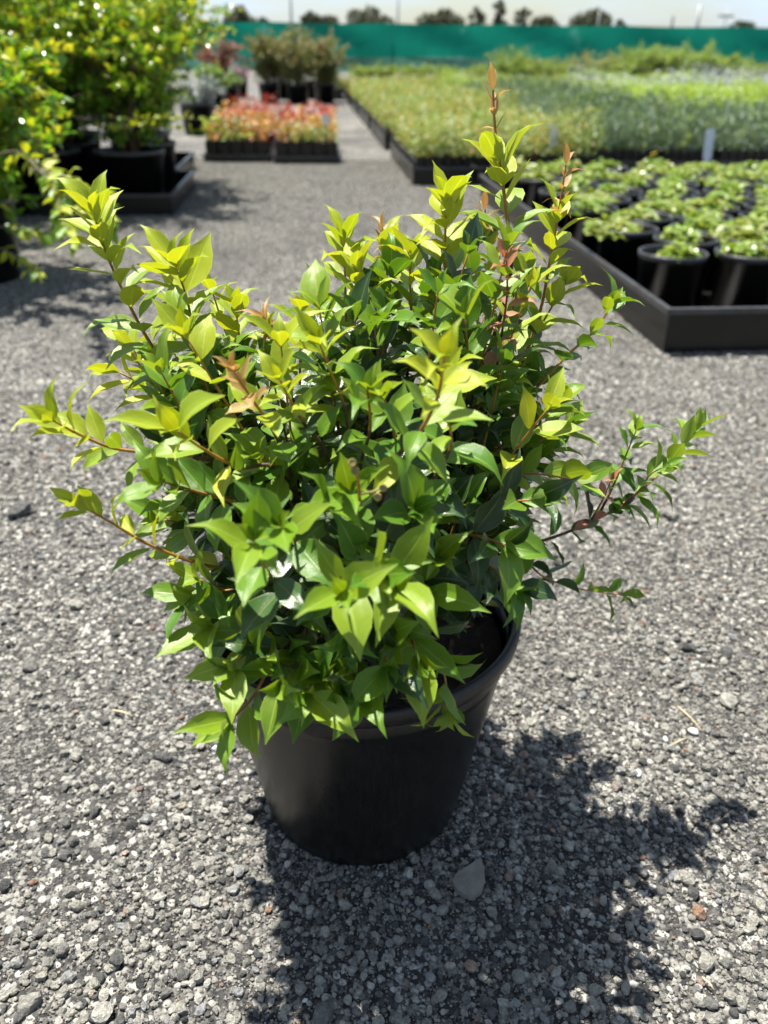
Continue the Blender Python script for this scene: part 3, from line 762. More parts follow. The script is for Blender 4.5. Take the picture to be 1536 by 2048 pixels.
M['pink'] = leaf_mat('pink_flower', (0.6, 0.16, 0.36), (0.65, 0.3, 0.5), 0.5, 0.3, (1, 1, 1), False)
M['paleg'] = leaf_mat('pale_grass_leaf', (0.15, 0.24, 0.06), (0.23, 0.30, 0.10), 0.5, 0.3, None, False)
M['treeleaf'] = leaf_mat('gum_leaf', (0.032, 0.043, 0.018), (0.065, 0.072, 0.03), 0.6, 0.15, None, False)
M['trunk'] = plain('tree_bark', (0.12, 0.09, 0.07), 0.9, 0.4, 8, 0.5)
M['tagw'] = plain('white_tag', (0.62, 0.64, 0.68), 0.5, 0.05, 20)

# ---------------------------------------------------------------- trays and pots, shared shapes
def tray_mesh(w, l, h, name='tray', wall=.006, lip=.016, floor=True, mat=None):
    m = MB()
    m.box(0, w, 0, l, 0.003, .009)
    for (x0, x1, y0, y1) in ((0, w, 0, wall), (0, w, l - wall, l), (0, wall, wall, l - wall), (w - wall, w, wall, l - wall)):
        m.box(x0, x1, y0, y1, .0092, h)
    body = m.done(name, [mat or M['plastic']], False); m = MB()
    for (x0, x1, y0, y1) in ((-lip, w + lip, -lip, .002), (-lip, w + lip, l - .002, l + lip), (-lip, .002, .0022, l - .0022), (w - .002, w + lip, .0022, l - .0022)):
        m.box(x0, x1, y0, y1, h - .012, h + .003)
    return body, m.done('rim', [M['lip']], False)
def tray_obj(tm, parent, loc, rz, name='tray'):
    o = obj(name, tm[0], parent, loc, rz); obj('rim', tm[1], o); return o
def pot_mesh(rt, rb, h, n=28, lipw=.004):
    m = MB()
    m.lathe([(0, .003), (rb - .004, .003), (rb, 0), (rt - lipw, h - .018), (rt, h - .018), (rt, h - .002), (rt - .003, h), (rt - .006, h - .003), (rt - .008, h - .03), (rb - .004, h * .5)], n)
    me = m.done('pot', [M['plastic'], M['lip']]); mi_ = np.zeros(len(me.polygons), np.int32); mi_[4 * n:7 * n] = 1
    me.polygons.foreach_set('material_index', mi_); return me

# front right tray with round pots of groundcover
c0 = ground_at(1325, 706)
TW, TL, TH = 2.1, 2.62, 0.118
big_tray = tray_obj(tray_mesh(TW, TL, TH, 'growing_tray', .008, .012), None, c0, BA, 'growing_tray')
tag(big_tray, 'long shallow black plastic tray full of round groundcover pots on the gravel', 'tray')
GP_R, GP_H = .098, .185
gpot = pot_mesh(GP_R, .078, GP_H, 36)
gsoil = soil_mesh(GP_R - .010, GP_H - .026, 'soil', None, 5, 20, .004)
GCV = []
for v in range(8):
    v_ = v; v = v % 5; n = 190 + 60 * v
    rad = GP_R * (.58 + .10 * v)
    a = rng.uniform(0, 2 * np.pi, n); r = rad * np.sqrt(rng.uniform(0, 1, n)) * rng.uniform(.85, 1.1, n)
    off = rng.normal(0, .02, 2)
    ck = rng.integers(0, 4, n); cc = rng.normal(0, rad * .42, (4, 2)); ch = rng.uniform(.4, 1.5, 4)
    r = r * .62; offx = cc[ck, 0]; offy = cc[ck, 1]
    hh = rng.uniform(.002, .036, n) * ch[ck] * (1.15 - r / rad)
    P = np.stack([r * np.cos(a) + off[0] + offx, r * np.sin(a) + off[1] + offy, GP_H - .018 + hh], 1)
    L = np.stack([np.cos(a + rng.normal(0, .8, n)), np.sin(a + rng.normal(0, .8, n)), rng.uniform(-.25, .5, n)], 1)
    N = np.stack([rng.normal(0, .3, n), rng.normal(0, .3, n), np.ones(n)], 1)
    ln = rng.uniform(.018, .033, n)
    GCV.append(blade_cloud(P, L, N, ln, ln * .42, 'foliage', [M['gc'], M['gc_pale']], (rng.random(n) < (.12 + .14 * v)).astype(int)))
flower = MB()
for k in range(7):
    a = k * 2 * math.pi / 7
    flower.add([(0, 0, 0), (.012 * math.cos(a - .4), .012 * math.sin(a - .4), .004), (.021 * math.cos(a), .021 * math.sin(a), .002), (.012 * math.cos(a + .4), .012 * math.sin(a + .4), .004)], [(0, 1, 2, 3)])
M['yflower'] = plain('yellow_petal', (0.8, 0.62, 0.02), 0.5, 0.1, 40)
flower = flower.done('flower', [M['yflower']])
cols = []
rg = random.Random(8)
sp = .232
row = 0; b_ = .32
while b_ < TL - .10:
    a_ = .135 + (.0 if row % 2 == 0 else sp * .5)
    while a_ < TW - .1:
        p = bed(c0, a_ + rg.uniform(-.014, .014), b_ + rg.uniform(-.014, .014), .0092)
        x, y, z = proj(np.array([[p.x, p.y, GP_H]]))
        if -60 < x[0] < 1680: cols.append((p, row, a_, x[0], y[0]))
        a_ += sp
    b_ += sp * .87; row += 1
yf = min(cols, key=lambda c: abs(c[3] - 1325) + abs(c[4] - 350))
for (p, row, a_, x, y) in cols:
    t = empty('potted_groundcover', p, rg.uniform(0, 6.28))
    obj('pot', gpot, t); obj('soil', gsoil, t)
    v = rg.randrange(8); f = tag(obj('foliage', GCV[v], t), kind='stuff')
    if p is yf[0]:
        fl = obj('flower', flower, t, (.01, -.02, GP_H + .06)); fl.rotation_euler = (.5, 0, 0)
        obj('flower_stem', MB().tube([(.0, -.015, GP_H - .02), (.01, -.02, GP_H + .06)], .0012, 5).done('flower_stem', [M['gc']]), t)
        tag(t, 'groundcover pot with a single yellow flower standing in the long tray', 'potted plant', 'round groundcover pots in the long tray')
    elif row == 0 and a_ < .2:
        tag(t, 'groundcover pot standing by the front left corner of the long shallow tray', 'potted plant', 'round groundcover pots in the long tray')
    else:
        tag(t, 'low bright green groundcover in round black pot in the long shallow tray', 'potted plant', 'round groundcover pots in the long tray')

# ---------------------------------------------------------------- trays of tube stock
def tubes_mesh(w, l, nx, ny, h):
    m = MB(); sx, sy = w / nx, l / ny
    for i in range(nx):
        for j in range(ny):
            x0, y0 = i * sx + .004, j * sy + .004; x1, y1 = (i + 1) * sx - .004, (j + 1) * sy - .004
            b = len(m.V); q = .006
            m.V += [(x0+q, y0+q, .0095), (x1-q, y0+q, .0095), (x1-q, y1-q, .0095), (x0+q, y1-q, .0095), (x0, y0, h), (x1, y0, h), (x1, y1, h), (x0, y1, h),
                    (x0+q, y0+q, h-.008), (x1-q, y0+q, h-.008), (x1-q, y1-q, h-.008), (x0+q, y1-q, h-.008)]
            for f in ((0,1,5,4),(1,2,6,5),(2,3,7,6),(3,0,4,7),(4,5,9,8),(5,6,10,9),(6,7,11,10),(7,4,8,11),(8,9,10,11)): m.F.append([b + k for k in f])
    return m.done('tubes', [M['plastic']], False)
def seedling_cloud(w, l, nx, ny, h, hgt, per, ln, wid, mats, probs, habit='bushy', spread=.5):
    Ps = []; Ls = []; Ns = []; ll = []; mi = []
    sx, sy = w / nx, l / ny
    for i in range(nx):
        for j in range(ny):
            cx, cy = (i + .5) * sx, (j + .5) * sy
            hh = hgt * rng.uniform(.4, 1.2); n = int(per * rng.uniform(.7, 1.2))
            t = rng.uniform(0, 1, n)
            a = rng.uniform(0, 2 * np.pi, n)
            if habit == 'upright':
                st = rng.integers(0, 5, n); sa = st * 1.3; rr_ = .012 + .014 * t
                P = np.stack([cx + rr_ * np.cos(sa), cy + rr_ * np.sin(sa), h + hh * t], 1)
                L = np.stack([np.cos(a) * .55, np.sin(a) * .55, np.full(n, .9)], 1)
            else:
                rr_ = sx * spread * np.sqrt(rng.uniform(0, 1, n)) * (.4 + .8 * t)
                P = np.stack([cx + rr_ * np.cos(a), cy + rr_ * np.sin(a), h + hh * t], 1)
                L = np.stack([np.cos(a), np.sin(a), rng.uniform(-.1, 1.2, n)], 1)
            Ps.append(P); Ls.append(L + rng.normal(0, .25, (n, 3))); Ns.append(np.stack([rng.normal(0, .4, n), rng.normal(0, .4, n), np.ones(n)], 1))
            ll.append(rng.uniform(.7, 1.2, n) * ln)
            base = rng.choice(len(mats), p=probs)
            mm = np.where((rng.random(n) < .75), base, rng.integers(0, len(mats), n)); mi.append(mm)
    ll = np.concatenate(ll)
    return blade_cloud(np.concatenate(Ps), np.concatenate(Ls), np.concatenate(Ns), ll, ll * wid, 'foliage', mats, np.concatenate(mi))
class TrayKind:
    def __init__(s, w, l, th, nx, ny, h, clouds):
        s.w, s.l = w, l
        s.tray = tray_mesh(w, l, th, 'tray', .004, .006); s.tubes = tubes_mesh(w - .02, l - .02, nx, ny, h); s.cl = clouds
    def put(s, p, rz, label, group, k):
        t = empty('seedling_tray', p, rz)
        tray_obj(s.tray, t, (0, 0, 0), 0); tag(obj('tubes', s.tubes, t, (.01, .01, 0)), kind='stuff')
        fo_ = tag(obj('foliage', s.cl[k % len(s.cl)], t, (.01, .01, 0)), kind='stuff'); zs_ = random.uniform(.75, 1.3); fo_.scale = (1, 1, zs_); fo_.location.z = -.14 * (zs_ - 1)
        return tag(t, label, 'seedling tray', group)
W1 = .36
def clouds(n, *a, **k): return [seedling_cloud(*a, **k) for _ in range(n)]
K_yg = TrayKind(W1, W1, .10, 6, 6, .15, clouds(4, .34, .34, 6, 6, .145, .20, 34, .034, .22, [M['yg'], M['paleg'], M['ygold']], [.70, .14, .16], spread=.85))
K_gold = TrayKind(W1, W1, .10, 6, 6, .15, clouds(2, .34, .34, 6, 6, .12, .12, 24, .03, .25, [M['ygold'], M['yg']], [.7, .3], spread=.75))
K_bg = TrayKind(W1, W1, .10, 6, 6, .15, clouds(4, .34, .34, 6, 6, .145, .22, 56, .034, .14, [M['bg'], M['paleg']], [.95, .05], habit='upright'))
K_lime = TrayKind(W1, W1, .10, 6, 6, .15, clouds(2, .34, .34, 6, 6, .145, .24, 26, .034, .3, [M['limebed'], M['yg']], [.9, .1], spread=.8))
K_silver = TrayKind(W1, W1, .10, 6, 6, .15, clouds(2, .34, .34, 6, 6, .145, .30, 36, .036, .2, [M['silver'], M['bg']], [.85, .15], spread=.8))
K_or = TrayKind(.46, .40, .05, 5, 4, .135, clouds(3, .44, .38, 5, 4, .13, .13, 40, .034, .3, [M['orange'], M['yg'], M['olive'], M['scarlet']], [.5, .27, .13, .10], spread=.6))
K_red = TrayKind(.46, .40, .05, 5, 4, .135, clouds(2, .44, .38, 5, 4, .13, .16, 40, .034, .3, [M['scarlet'], M['orange']], [.8, .2], spread=.6))

def visible(p, m=160, zt=.3):
    x, y, z = proj(np.array([[p.x, p.y, zt]])); return -m < x[0] < 1536 + m and y[0] > -50
kk = 0
c1 = ground_at(826, 371)
GAPT = .376
for j in range(22):
    for i in range(3):
        p = bed(c1, i * GAPT + (.05 if j % 5 == 4 else 0), j * GAPT + .10 * (j // 4))
        kk += 1
        if j < 19: K_yg.put(p, BA, 'black tray of yellowish green bushy seedlings in tubes beside the gravel path', 'yellow green seedling trays', kk)
        else: K_gold.put(p, BA, 'black tray of golden tipped seedlings at far end of the yellow green bed', 'gold seedling trays', kk)
for j in range(13):
    for i in range(9):
        p = bed(c1, 3.3 * GAPT + i * GAPT + .12 * (i // 3), .30 + j * GAPT + .14 * (j // 3))
        if not visible(p, 40): continue
        kk += 1
        if j > 4 and i > 2: K_lime.put(p, BA, 'black tray of bright lime seedlings behind the blue green rows', 'lime seedling trays', kk)
        else: K_bg.put(p, BA, 'black tray of upright blue green narrow leaved seedlings in tubes', 'blue green seedling trays', kk)
for j in range(2):
    for i in range(14):
        p = bed(c1, 3.25 * GAPT + i * GAPT, .6 + (14 + j) * GAPT)
        if not visible(p, 40): continue
        kk += 1
        (K_silver if i > 3 else K_bg).put(p, BA, 'black tray of silvery leaved seedlings beyond the lime rows' if i > 3 else 'black tray of upright blue green narrow leaved seedlings in tubes',
                                          'silver seedling trays' if i > 3 else 'blue green seedling trays', kk)
for j in range(2):
    for i in range(24):
        p = bed(c1, 3.6 * GAPT + i * GAPT * 1.05, 8.2 + j * GAPT * 1.6)
        if not visible(p, 40): continue
        kk += 1
        if i < 11: K_lime.put(p, BA, 'far black tray of lime green seedlings in front of the grassy clumps', 'far lime trays', kk)
        else: K_gold.put(p, BA, 'far black tray of rusty gold seedlings towards the green cloth fence', 'far gold trays', kk)
for j, (bb, K, lab, grp) in enumerate([(9.6, K_yg, 'far black tray of dull green seedlings in the rows before the fence', 'far green trays'), (12.5, K_gold, 'farthest black tray of tawny seedlings before the fence', 'farthest tawny trays')]):
    for i in range(-1, 34):
        p = bed(c1, i * GAPT * 1.02, bb)
        if not visible(p, 30): continue
        kk += 1; K.put(p, BA, lab, grp, kk)
# orange and red seedling trays across the path
c2 = ground_at(548, 328)
for (a_, b_, K, lab) in [(0, 0, K_or, 'front tray of orange seedlings with a white tag on the gravel path'), (-.49, .10, K_or, 'tray of orange and green seedlings beside the white tagged tray')]:
    kk += 1; K.put(bed(c2, a_, b_), BA, lab, 'orange seedling trays', kk)
for j in range(1, 5):
    for i in range(2):
        kk += 1
        if j < 2: K_or.put(bed(c2, -.49 * i, .10 * i + j * .43), BA, 'orange seedling tray in the row behind the front orange trays', 'orange seedling trays', kk)
        else: K_red.put(bed(c2, -.49 * i, .10 * i + j * .43), BA, ['', '', 'scarlet red seedling tray directly behind the orange seedlings', 'scarlet red seedling tray in the middle red row', 'scarlet red seedling tray nearest the olive bushes'][j], 'red seedling trays', kk)
# white plant tags stuck in the beds
def plant_tag(p, w, h, label, rz):
    m = MB(); m.box(-w / 2, w / 2, -.001, .001, h * .25, h); m.add([(-w / 2, -.001, h * .25), (w / 2, -.001, h * .25), (0, -.001, 0), (-w / 2, .001, h * .25), (w / 2, .001, h * .25), (0, .001, 0)], [(0, 2, 1), (3, 4, 5), (0, 3, 5, 2), (1, 2, 5, 4)])
    o = obj('plant_tag', m.done('plant_tag', [M['tagw']], False), None, p, rz); o.rotation_euler = (R(-8), 0, rz)
    tag(o, label, 'plant tag', 'white plant tags')
plant_tag(at_y(1412, 333, 4.95), .048, .19, 'pale plastic plant tag standing behind the groundcover pots', BA)
plant_tag(at_y(1104, 297, 5.36), .055, .13, 'pale plastic plant tag in the front of yellow green seedlings', BA)
plant_tag(at_y(652, 276, 6.45), .06, .15, 'white plastic plant tag at the corner of orange seedling tray', BA)

# ---------------------------------------------------------------- shrubs in pots on the left
def branchy(height, radius, nbr, leaves, ln, wid, base_h, mats, pyoung, lean=(0, 0), droop=.1, low=.1):
    """a multi-stemmed bush: branches from the base, twigs off them, blades along the twigs"""
    stems = MB(); P = []; L = []; N = []; ll = []; mi = []
    for b in range(nbr):
        a = rng.uniform(0, 2 * np.pi); rr_ = radius * math.sqrt(rng.uniform(.02, 1)); hh = height * rng.uniform(.72, 1.05) * (1 - .25 * (rr_ / radius) ** 2)
        tip = Vector((rr_ * math.cos(a) + lean[0], rr_ * math.sin(a) + lean[1], hh))
        b0 = Vector((.03 * math.cos(a), .03 * math.sin(a), base_h)); mid = b0.lerp(tip, .45); mid.x *= .75; mid.y *= .75; mid.z += .08 * height
        path = catmull([b0, mid, tip], 8)
        stems.tube(path, [.006 * (1 - .8 * i / 8) for i in range(9)], 4, False)
        ntw = 9
        for tw_ in range(ntw):
            t = rng.uniform(low, 1); k = min(int(t * 8), 7); q = path[k].lerp(path[k + 1], t * 8 - k)
            d = Vector(unit(1)[0]); d.z = abs(d.z) * .8 + .1; out_ = Vector((math.cos(a), math.sin(a), 0)); d = (d + out_ * .5).normalized()
            tl = radius * rng.uniform(.25, .5)
            n = max(4, int(leaves / (nbr * ntw)))
            s = rng.uniform(.05, 1, n)
            base = np.array(q)[None] + np.array(d)[None] * (s * tl)[:, None] - np.array([0, 0, 1])[None] * (droop * tl * s ** 2)[:, None]
            P.append(base); ld = np.array(d)[None] * .6 + rng.normal(0, .55, (n, 3)); L.append(ld)
            N.append(np.stack([rng.normal(0, .5, n), rng.normal(0, .5, n), np.ones(n)], 1)); ll.append(rng.uniform(.7, 1.2, n) * ln)
            y = rng.random(n) < pyoung * (.25 + 1.3 * s * t ** 1.5); mi.append(y.astype(int))
            e = Vector(base[np.argmax(s)]); stems.tube([q, q.lerp(e, .5) + Vector((0, 0, .01)), e], [.002, .0015, .0008], 3, False)
    ll = np.concatenate(ll)
    return (blade_cloud(np.concatenate(P), np.concatenate(L), np.concatenate(N), ll, ll * wid, 'foliage', mats, np.concatenate(mi)), stems.done('branches', [M['stem_old']]))
lpot = pot_mesh(.168, .135, .262, 40, .006)
lsoil = soil_mesh(.155, .225, 'soil', None, 5, 24, .006)
c3 = ground_at(347, 431)
ltray = tray_obj(tray_mesh(1.25, .86, .095, 'growing_tray', .008, .012), None, bed(c3, -1.25, 0), BA, 'growing_tray')
ltray2 = tray_obj(tray_mesh(1.25, .86, .095, 'growing_tray', .008, .012), None, bed(c3, -1.36, .98), BA, 'growing_tray')
tag(ltray2, 'second black plastic tray of bushes behind the one at the path bend', 'tray', 'bush trays')
tag(ltray, 'black plastic tray holding big potted yellow tipped shrubs', 'tray')
SH = [branchy(1.0 + .12 * v, .45, 38, 11500, .030, .28, .22, [M['s_green'], M['s_yellow']], .42) for v in range(3)]
def left_shrub(p, v, rz, label, group=None, sc=1.0):
    t = empty('potted_bush', p, rz)
    obj('pot', lpot, t); obj('soil', lsoil, t); obj('branches', SH[v][1], t); tag(obj('foliage', SH[v][0], t), kind='stuff')
    return tag(t, label, 'potted bush', group)
for j in range(3):
    for i in range(3):
        p = bed(c3, -.21 - i * .40 - (.11 if j == 2 else 0), (.21, .62, 1.2)[j], .0092)
        if i == 0 and j == 0: lab = 'large glossy yellow tipped bush in black pot at front corner of its tray'
        elif j == 0: lab = 'large glossy yellow tipped bush in front row beside the corner bush'
        elif j == 1: lab = 'large glossy yellow tipped bush in the second row of the front tray'
        else: lab = 'large glossy yellow tipped bush in the second bush tray'
        left_shrub(p, (i + j) % 3, rng.uniform(0, 6), lab, 'big yellow tipped bushes in the tray')
# nearest bush at the path's edge, with two long arching branches
p = ground_at(-42, 556); SHN = branchy(.80, .42, 36, 7000, .046, .27, .22, [M['s_green'], M['s_yellow']], .42, (0.05, 0.0), .45, 0.0)
nb = empty('potted_bush', (p.x, p.y, 0)); obj('pot', lpot, nb); obj('soil', lsoil, nb); obj('branches', SHN[1], nb); tag(obj('foliage', SHN[0], nb), kind='stuff')
tag(nb, 'glossy bush with arching yellow leaved branches in black pot standing before the tray', 'potted bush')
def arching(pts, Y0, Y1, owner, ln, nl, frac=.3, hang=.4):
    W = [at_y(x, y, Y0 + (Y1 - Y0) * i / (len(pts) - 1)) - owner.location for i, (x, y) in enumerate(pts)]
    path = catmull(W, 20)
    obj('branch', MB().tube(path, [.0028 * (1 - .75 * i / 20) for i in range(21)], 5).done('branch', [M['trunk']]), owner)
    gm = LEAFG
    for k in range(nl):
        t = frac + (1 - frac) * (k + .5) / nl; i = min(int(t * 20), 19); q = path[i].lerp(path[i + 1], t * 20 - i)
        d = (path[i + 1] - path[i]).normalized(); L = (d * .5 + Vector(unit(1)[0]) * .8 + Vector((0, 0, -hang))).normalized()
        n = Vector((rng.normal(0, .4), rng.normal(0, .4), 1)); n = (n - L * n.dot(L)).normalized(); X = L.cross(n)
        o = obj('leaf', leaf_mesh(int(rng.integers(0, 14)), 'lime' if rng.random() < .6 else 'fresh'), owner)
        s = ln * rng.uniform(.7, 1.2)
        o.matrix_local = Matrix(((X.x*s, L.x*s, n.x*s, q.x), (X.y*s, L.y*s, n.y*s, q.y), (X.z*s, L.z*s, n.z*s, q.z), (0, 0, 0, 1)))
arching([(-60,330),(30,302),(95,345),(130,385),(190,420),(225,450)], p.y - .1, p.y - .8, nb, .052, 84, .22)
arching([(60,320),(110,380),(120,430),(150,480)], p.y - .4, p.y - .8, nb, .048, 44, .2)
arching([(60,340),(120,350),(180,380),(215,400)], p.y - .4, p.y - .8, nb, .048, 36, .2)
arching([(-60,440),(10,455),(60,462),(110,470)], p.y - .15, p.y - .4, nb, .045, 24, .3)
arching([(-60,480),(10,500),(50,530),(80,545)], p.y - .15, p.y - .4, nb, .045, 20, .3)
arching([(-40,60),(20,120),(60,175),(120,200)], p.y, p.y + .1, nb, .07, 26, .2, -.1)
p2 = ground_at(20, 470)
nb2 = left_shrub((p2.x - .25, p2.y + .1, 0), 1, 1.0, 'glossy bush with feathery olive side branch in black pot between path and tray')
arching([(40,240),(90,272),(150,292),(200,312),(250,332)], p2.y - .1, p2.y - .7, nb2, .045, 44, .2, -.2)
arching([(70,250),(130,268),(210,284)], p2.y - .1, p2.y - .6, nb2, .045, 26, .3, -.2)

# ---------------------------------------------------------------- farther bushes
def far_bush(px, base_py, w, h, mats, pyoung, name, label, cat='potted bush', group=None, leaves=2200, ln=.04, wid=.2, pot=True, top=None):
    p = ground_at(px, base_py)
    t = empty(name, p)
    f, s = branchy(h, w * .42, 20, leaves, ln, wid, .2 if pot else .02, mats, pyoung)
    if pot: obj('pot', lpot, t); obj('soil', lsoil, t)
    obj('branches', s, t); tag(obj('foliage', f, t), kind='stuff')
    return tag(t, label, cat, group)
for i, (x, y, w, h) in enumerate([(540, 205, 1.0, .90), (597, 208, 1.0, 1.0), (650, 206, .95, .90), (565, 197, 1.0, .98), (630, 197, 1.0, 1.0)]):
    far_bush(x, y, w, h, [M['olive'], M['maroon']], .10, 'potted_bush', 'feathery olive green bush in black pot behind the red seedlings', group='feathery olive bushes', leaves=5000, ln=.06, wid=.14)
far_bush(440, 192, .9, .95, [M['maroon'], M['olive']], .1, 'potted_bush', 'dark red leaved bush behind the yellow tipped bushes', ln=.06)
far_bush(478, 195, .6, .45, [M['bg'], M['pink']], .35, 'potted_bush', 'low bush with pink flowers between dark red bush and olive bushes', ln=.05)
far_bush(400, 268, .6, .50, [M['silver'], M['bg']], .4, 'potted_bush', 'small silvery bush in black pot left of orange trays', ln=.035, leaves=1500)
far_bush(428, 225, .6, .55, [M['paleg'], M['s_green']], .4, 'potted_bush', 'pale green leafy bush in black pot behind the small silvery bush', ln=.05)
far_bush(458, 215, .6, .42, [M['bg'], M['paleg']], .4, 'potted_bush', 'low grey green bush in black pot behind the orange seedlings', ln=.05)
far_bush(1015, 172, 1.3, .80, [M['limebed'], M['olive']], .5, 'grassy_bush', 'mid green grassy bush rising behind the tall copper shoot', pot=False, ln=.12, wid=.06)
far_bush(1180, 171, 1.5, .72, [M['paleg'], M['maroon']], .3, 'grassy_bush', 'pale bush with pinkish tops in front of green fence', pot=False, ln=.09, wid=.1)
for i, (x, y, w, h) in enumerate([(1285, 173, 1.5, .74), (1330, 175, 1.4, .80), (1385, 174, 1.5, .76), (1440, 175, 1.3, .66)]):
    far_bush(x, y, w, h, [M['paleg'], M['limebed']], .4, 'grassy_bush', 'fine leaved pale green grassy clump before the green fence', group='pale grassy clumps', pot=False, leaves=5000, ln=.13, wid=.06)

for i, (x, y, w, h) in enumerate([(1065, 166, 1.3, .5), (1110, 168, 1.4, .55), (1235, 168, 1.5, .58), (1500, 170, 1.4, .5), (950, 163, 1.2, .30), (890, 162, 1.3, .27), (830, 162, 1.3, .27), (770, 162, 1.2, .27), (725, 163, 1.1, .26)]):
    far_bush(x, y, w, h, [M['yg'], M['limebed'], ], .4, 'grassy_bush', 'low loose green clump in the far strip before the fence', group='low far clumps', pot=False, leaves=2500, ln=.10, wid=.1)

# ---------------------------------------------------------------- green shade cloth fence
FD = 33.0
def cloth_mat(name, c, tr, alpha=1.0):
    m, t = newmat(name); g = NT(t)
    tcn = g.n('ShaderNodeTexCoord'); nz = g.n('ShaderNodeTexNoise', i_Scale=0.55, i_Detail=5.0, i_Roughness=0.6); g.l(tcn.outputs['Object'], nz.inputs['Vector'])
    nb_ = g.n('ShaderNodeTexNoise', i_Scale=1.3, i_Detail=2.0); g.l(tcn.outputs['Object'], nb_.inputs['Vector'])
    col = g.ramp(nz.outputs['Fac'], [(0.3, tuple(x * .8 for x in c)), (0.7, tuple(x * 1.15 for x in c))])
    worn_sunlit = g.math('MULTIPLY', g.math('SUBTRACT', nb_.outputs['Fac'], 0.63), 6.0, clamp=True)  # paler noise patches: worn spots plus sunlit wrinkles painted into the cloth colour
    col = g.mix(g.math('MULTIPLY', worn_sunlit, .5), col, (0.18, 0.38, 0.34))
    d = g.n('ShaderNodeBsdfDiffuse'); g.l(col, d.inputs['Color'])
    tl = g.n('ShaderNodeBsdfTranslucent'); g.l(col, tl.inputs['Color'])
    ms = g.n('ShaderNodeMixShader'); ms.inputs[0].default_value = tr; g.l(d.outputs[0], ms.inputs[1]); g.l(tl.outputs[0], ms.inputs[2])
    if alpha < 1:
        tp = g.n('ShaderNodeBsdfTransparent'); m2 = g.n('ShaderNodeMixShader'); m2.inputs[0].default_value = alpha
        g.l(tp.outputs[0], m2.inputs[1]); g.l(ms.outputs[0], m2.inputs[2]); g.out(m2.outputs[0])
    else: g.out(ms.outputs[0])
    return m
def cloth(z0, z1, x0, x1, nx, nz_, name, mat, sag=.03):
    V = []; F = []
    for j in range(nz_ + 1):
        for i in range(nx + 1):
            x = x0 + (x1 - x0) * i / nx; u = (i % 8) / 8
            z = z0 + (z1 - z0) * j / nz_ - (sag * math.sin(math.pi * u) if j == nz_ else 0)
            V.append((x, .06 * math.sin(x * 1.7 + j) * math.sin(math.pi * u) + .02 * math.sin(x * 5 + j * 2), z))
    for j in range(nz_):
        for i in range(nx):
            a = j * (nx + 1) + i; F.append((a, a + 1, a + nx + 2, a + nx + 1))
    return mesh(name, V, np.array(F), [mat], True)
fence = tag(empty('shade_cloth_fence', (0, FD, 0)), 'long teal green shade cloth fence closing off the nursery yard', 'fence')
obj('upper_cloth', cloth(.50, 1.53, -40, 44, 168, 5, 'upper_cloth', cloth_mat('teal_cloth', (0.008, 0.17, 0.118), .45)), fence)
obj('lower_cloth', cloth(.03, .52, -40, 44, 168, 3, 'lower_cloth', cloth_mat('pale_teal_cloth', (0.075, 0.19, 0.14), .45)), fence, (0, .03, 0))
M['steel'] = plain('galvanised_post', (0.22, 0.23, 0.24), .5, .2, 10, 0, .5, .4)
M['postdark'] = plain('dark_post', (0.05, 0.06, 0.06), .6, .2, 10)
postm = MB().tube([(0, 0, 0), (0, 0, 1.55)], .035, 10).done('post', [M['steel']])
for i in range(22): obj('post', postm, fence, (-40 + 4 * i, .16, 0))
# masts and poles standing behind the cloth
def mast(px, top_py, Y, label, arm=False, mat='steel', r=.05):
    b0 = at_y(px, 100, Y); t_ = at_y(px, top_py, Y); hgt = t_.z
    e = empty('utility_pole', (b0.x, Y, 0))
    obj('pole', MB().tube([(0, 0, 0), (0, 0, hgt)], [r * 1.3, r * .8], 10).done('pole', [M[mat]]), e)
    if arm:
        obj('crossarm', MB().box(-.5, .5, -.05, .05, hgt - .45, hgt - .33).done('crossarm', [M[mat]], False), e)
    return tag(e, label, 'pole', 'poles behind the fence')
mast(585, -40, 60, 'thin tall grey pole rising beyond the fence between two trees', False, 'steel', .07)
mast(795, -30, 47, 'tall grey pole beyond the fence by the spreading tree')
mast(1336, 32, 36, 'short dark post rising just above the fence top', False, 'postdark', .06)
mast(1386, 10, 37, 'pale grey pole beyond the fence beside the dark post', False, 'steel', .08)
mast(1440, 18, 62, 'slender far pole with crossarm beyond the fence', True)
mast(1190, 20, 62, 'thin far pole rising out of the rounded tree', False)

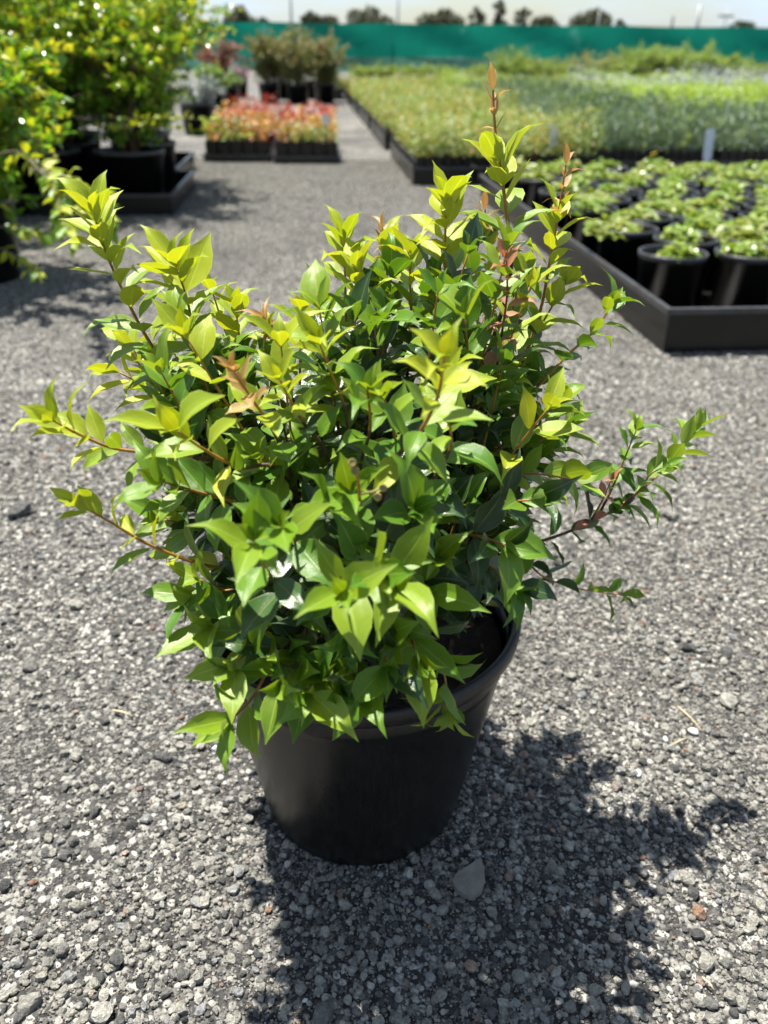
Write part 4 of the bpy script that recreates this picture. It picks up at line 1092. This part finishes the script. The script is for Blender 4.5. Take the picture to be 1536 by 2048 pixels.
# ---------------------------------------------------------------- trees beyond the fence
def tree(px, top_py, wpx, Y, label, open_=0.0, seed=0, trunks=1):
    top_ = at_y(px, top_py, Y); ht = top_.z; _, _, z = proj(np.array([[0, Y, 3.0]])); wd = wpx * float(z[0]) / FPX
    e = empty('gum_tree', (top_.x, Y, 0))
    r0 = np.random.default_rng(seed)
    tb = MB(); ctr = []
    narrow = wd < ht * .45; nl = 15 if narrow else 7
    for k in range(nl):
        a = 2 * math.pi * k / nl + r0.uniform(-.3, .3); rr_ = wd * .36 * r0.uniform(.35, 1)
        q = Vector((rr_ * math.cos(a), rr_ * math.sin(a), ht * (r0.uniform(.62, .86) if wd > ht * .45 else r0.uniform(.40, .92)) - .12 * rr_)); ctr.append(q)
        tb.tube([(0, 0, ht * .3), q * .5 + Vector((0, 0, ht * .22)), q], [.10, .07, .03], 5, False)
    tb.tube([(0, 0, 0), (.05, 0, ht * .2), (0, 0, ht * .36)], [.2, .16, .13], 8)
    ctr.append(Vector((0, 0, ht * (.92 if narrow else .86))))
    obj('trunk', tb.done('trunk', [M['trunk']]), e)
    P = []
    for q in ctr:
        n = int((130 if narrow else 330) * (1 - open_ * .5)); v = r0.normal(size=(n, 3)); v /= np.linalg.norm(v, axis=1, keepdims=True); rad = r0.uniform(.35, 1, (n, 1)) ** .5
        s = wd * (r0.uniform(.10, .19) if narrow else r0.uniform(.17, .26)) * (1 - .25 * open_)
        P.append(np.array(q)[None] + v * rad * np.array([[s, s, min(s * .75, ht * .16)]]))
    P = np.concatenate(P); n = len(P)
    L = r0.normal(size=(n, 3)); N = r0.normal(size=(n, 3)) + np.array([[0, 0, .8]]); ll = r0.uniform(.3, .6, n) * max(.6, wd / 6)
    tag(obj('crown', blade_cloud(P, L, N, ll, ll * .3, 'crown', [M['treeleaf']]), e), kind='stuff')
    tag(e, label, 'tree', 'gum trees beyond the fence')
tree(478, 6, 66, 95, 'dense rounded dark tree beyond fence above the dark red bush', 0, 1)
tree(525, 33, 40, 100, 'low clump of dark foliage just above the fence top', 0, 2)
tree(620, 18, 44, 95, 'small peaked dark tree beyond the fence behind olive bushes', 0, 3)
tree(655, 28, 46, 97, 'squat rounded dark tree beside the small peaked tree', 0, 4)
tree(742, 14, 96, 95, 'spreading open tree with flat crown beyond the fence', .6, 5)
tree(890, 20, 100, 95, 'wide low dark tree beyond the fence', .1, 6)
tree(953, 10, 42, 100, 'airy young tree between wide low tree and thin spindly tree', .8, 7)
tree(1002, -6, 34, 90, 'tall thin spindly tree beyond the fence behind the tall copper shoot', .8, 8)
tree(1050, 10, 40, 100, 'faint sparse tree with bare branches', 1.2, 12)
tree(1095, 30, 64, 95, 'low mound shaped dark tree beyond the fence', 0, 9)
tree(1190, 19, 92, 95, 'large rounded dark tree with small side crown beyond the fence', .1, 10)
tree(1240, 38, 30, 95, 'small low crown at the flank of the large rounded tree', 0, 13)
tree(1482, 41, 62, 95, 'isolated low dome shaped tree beyond the fence end', 0, 11)
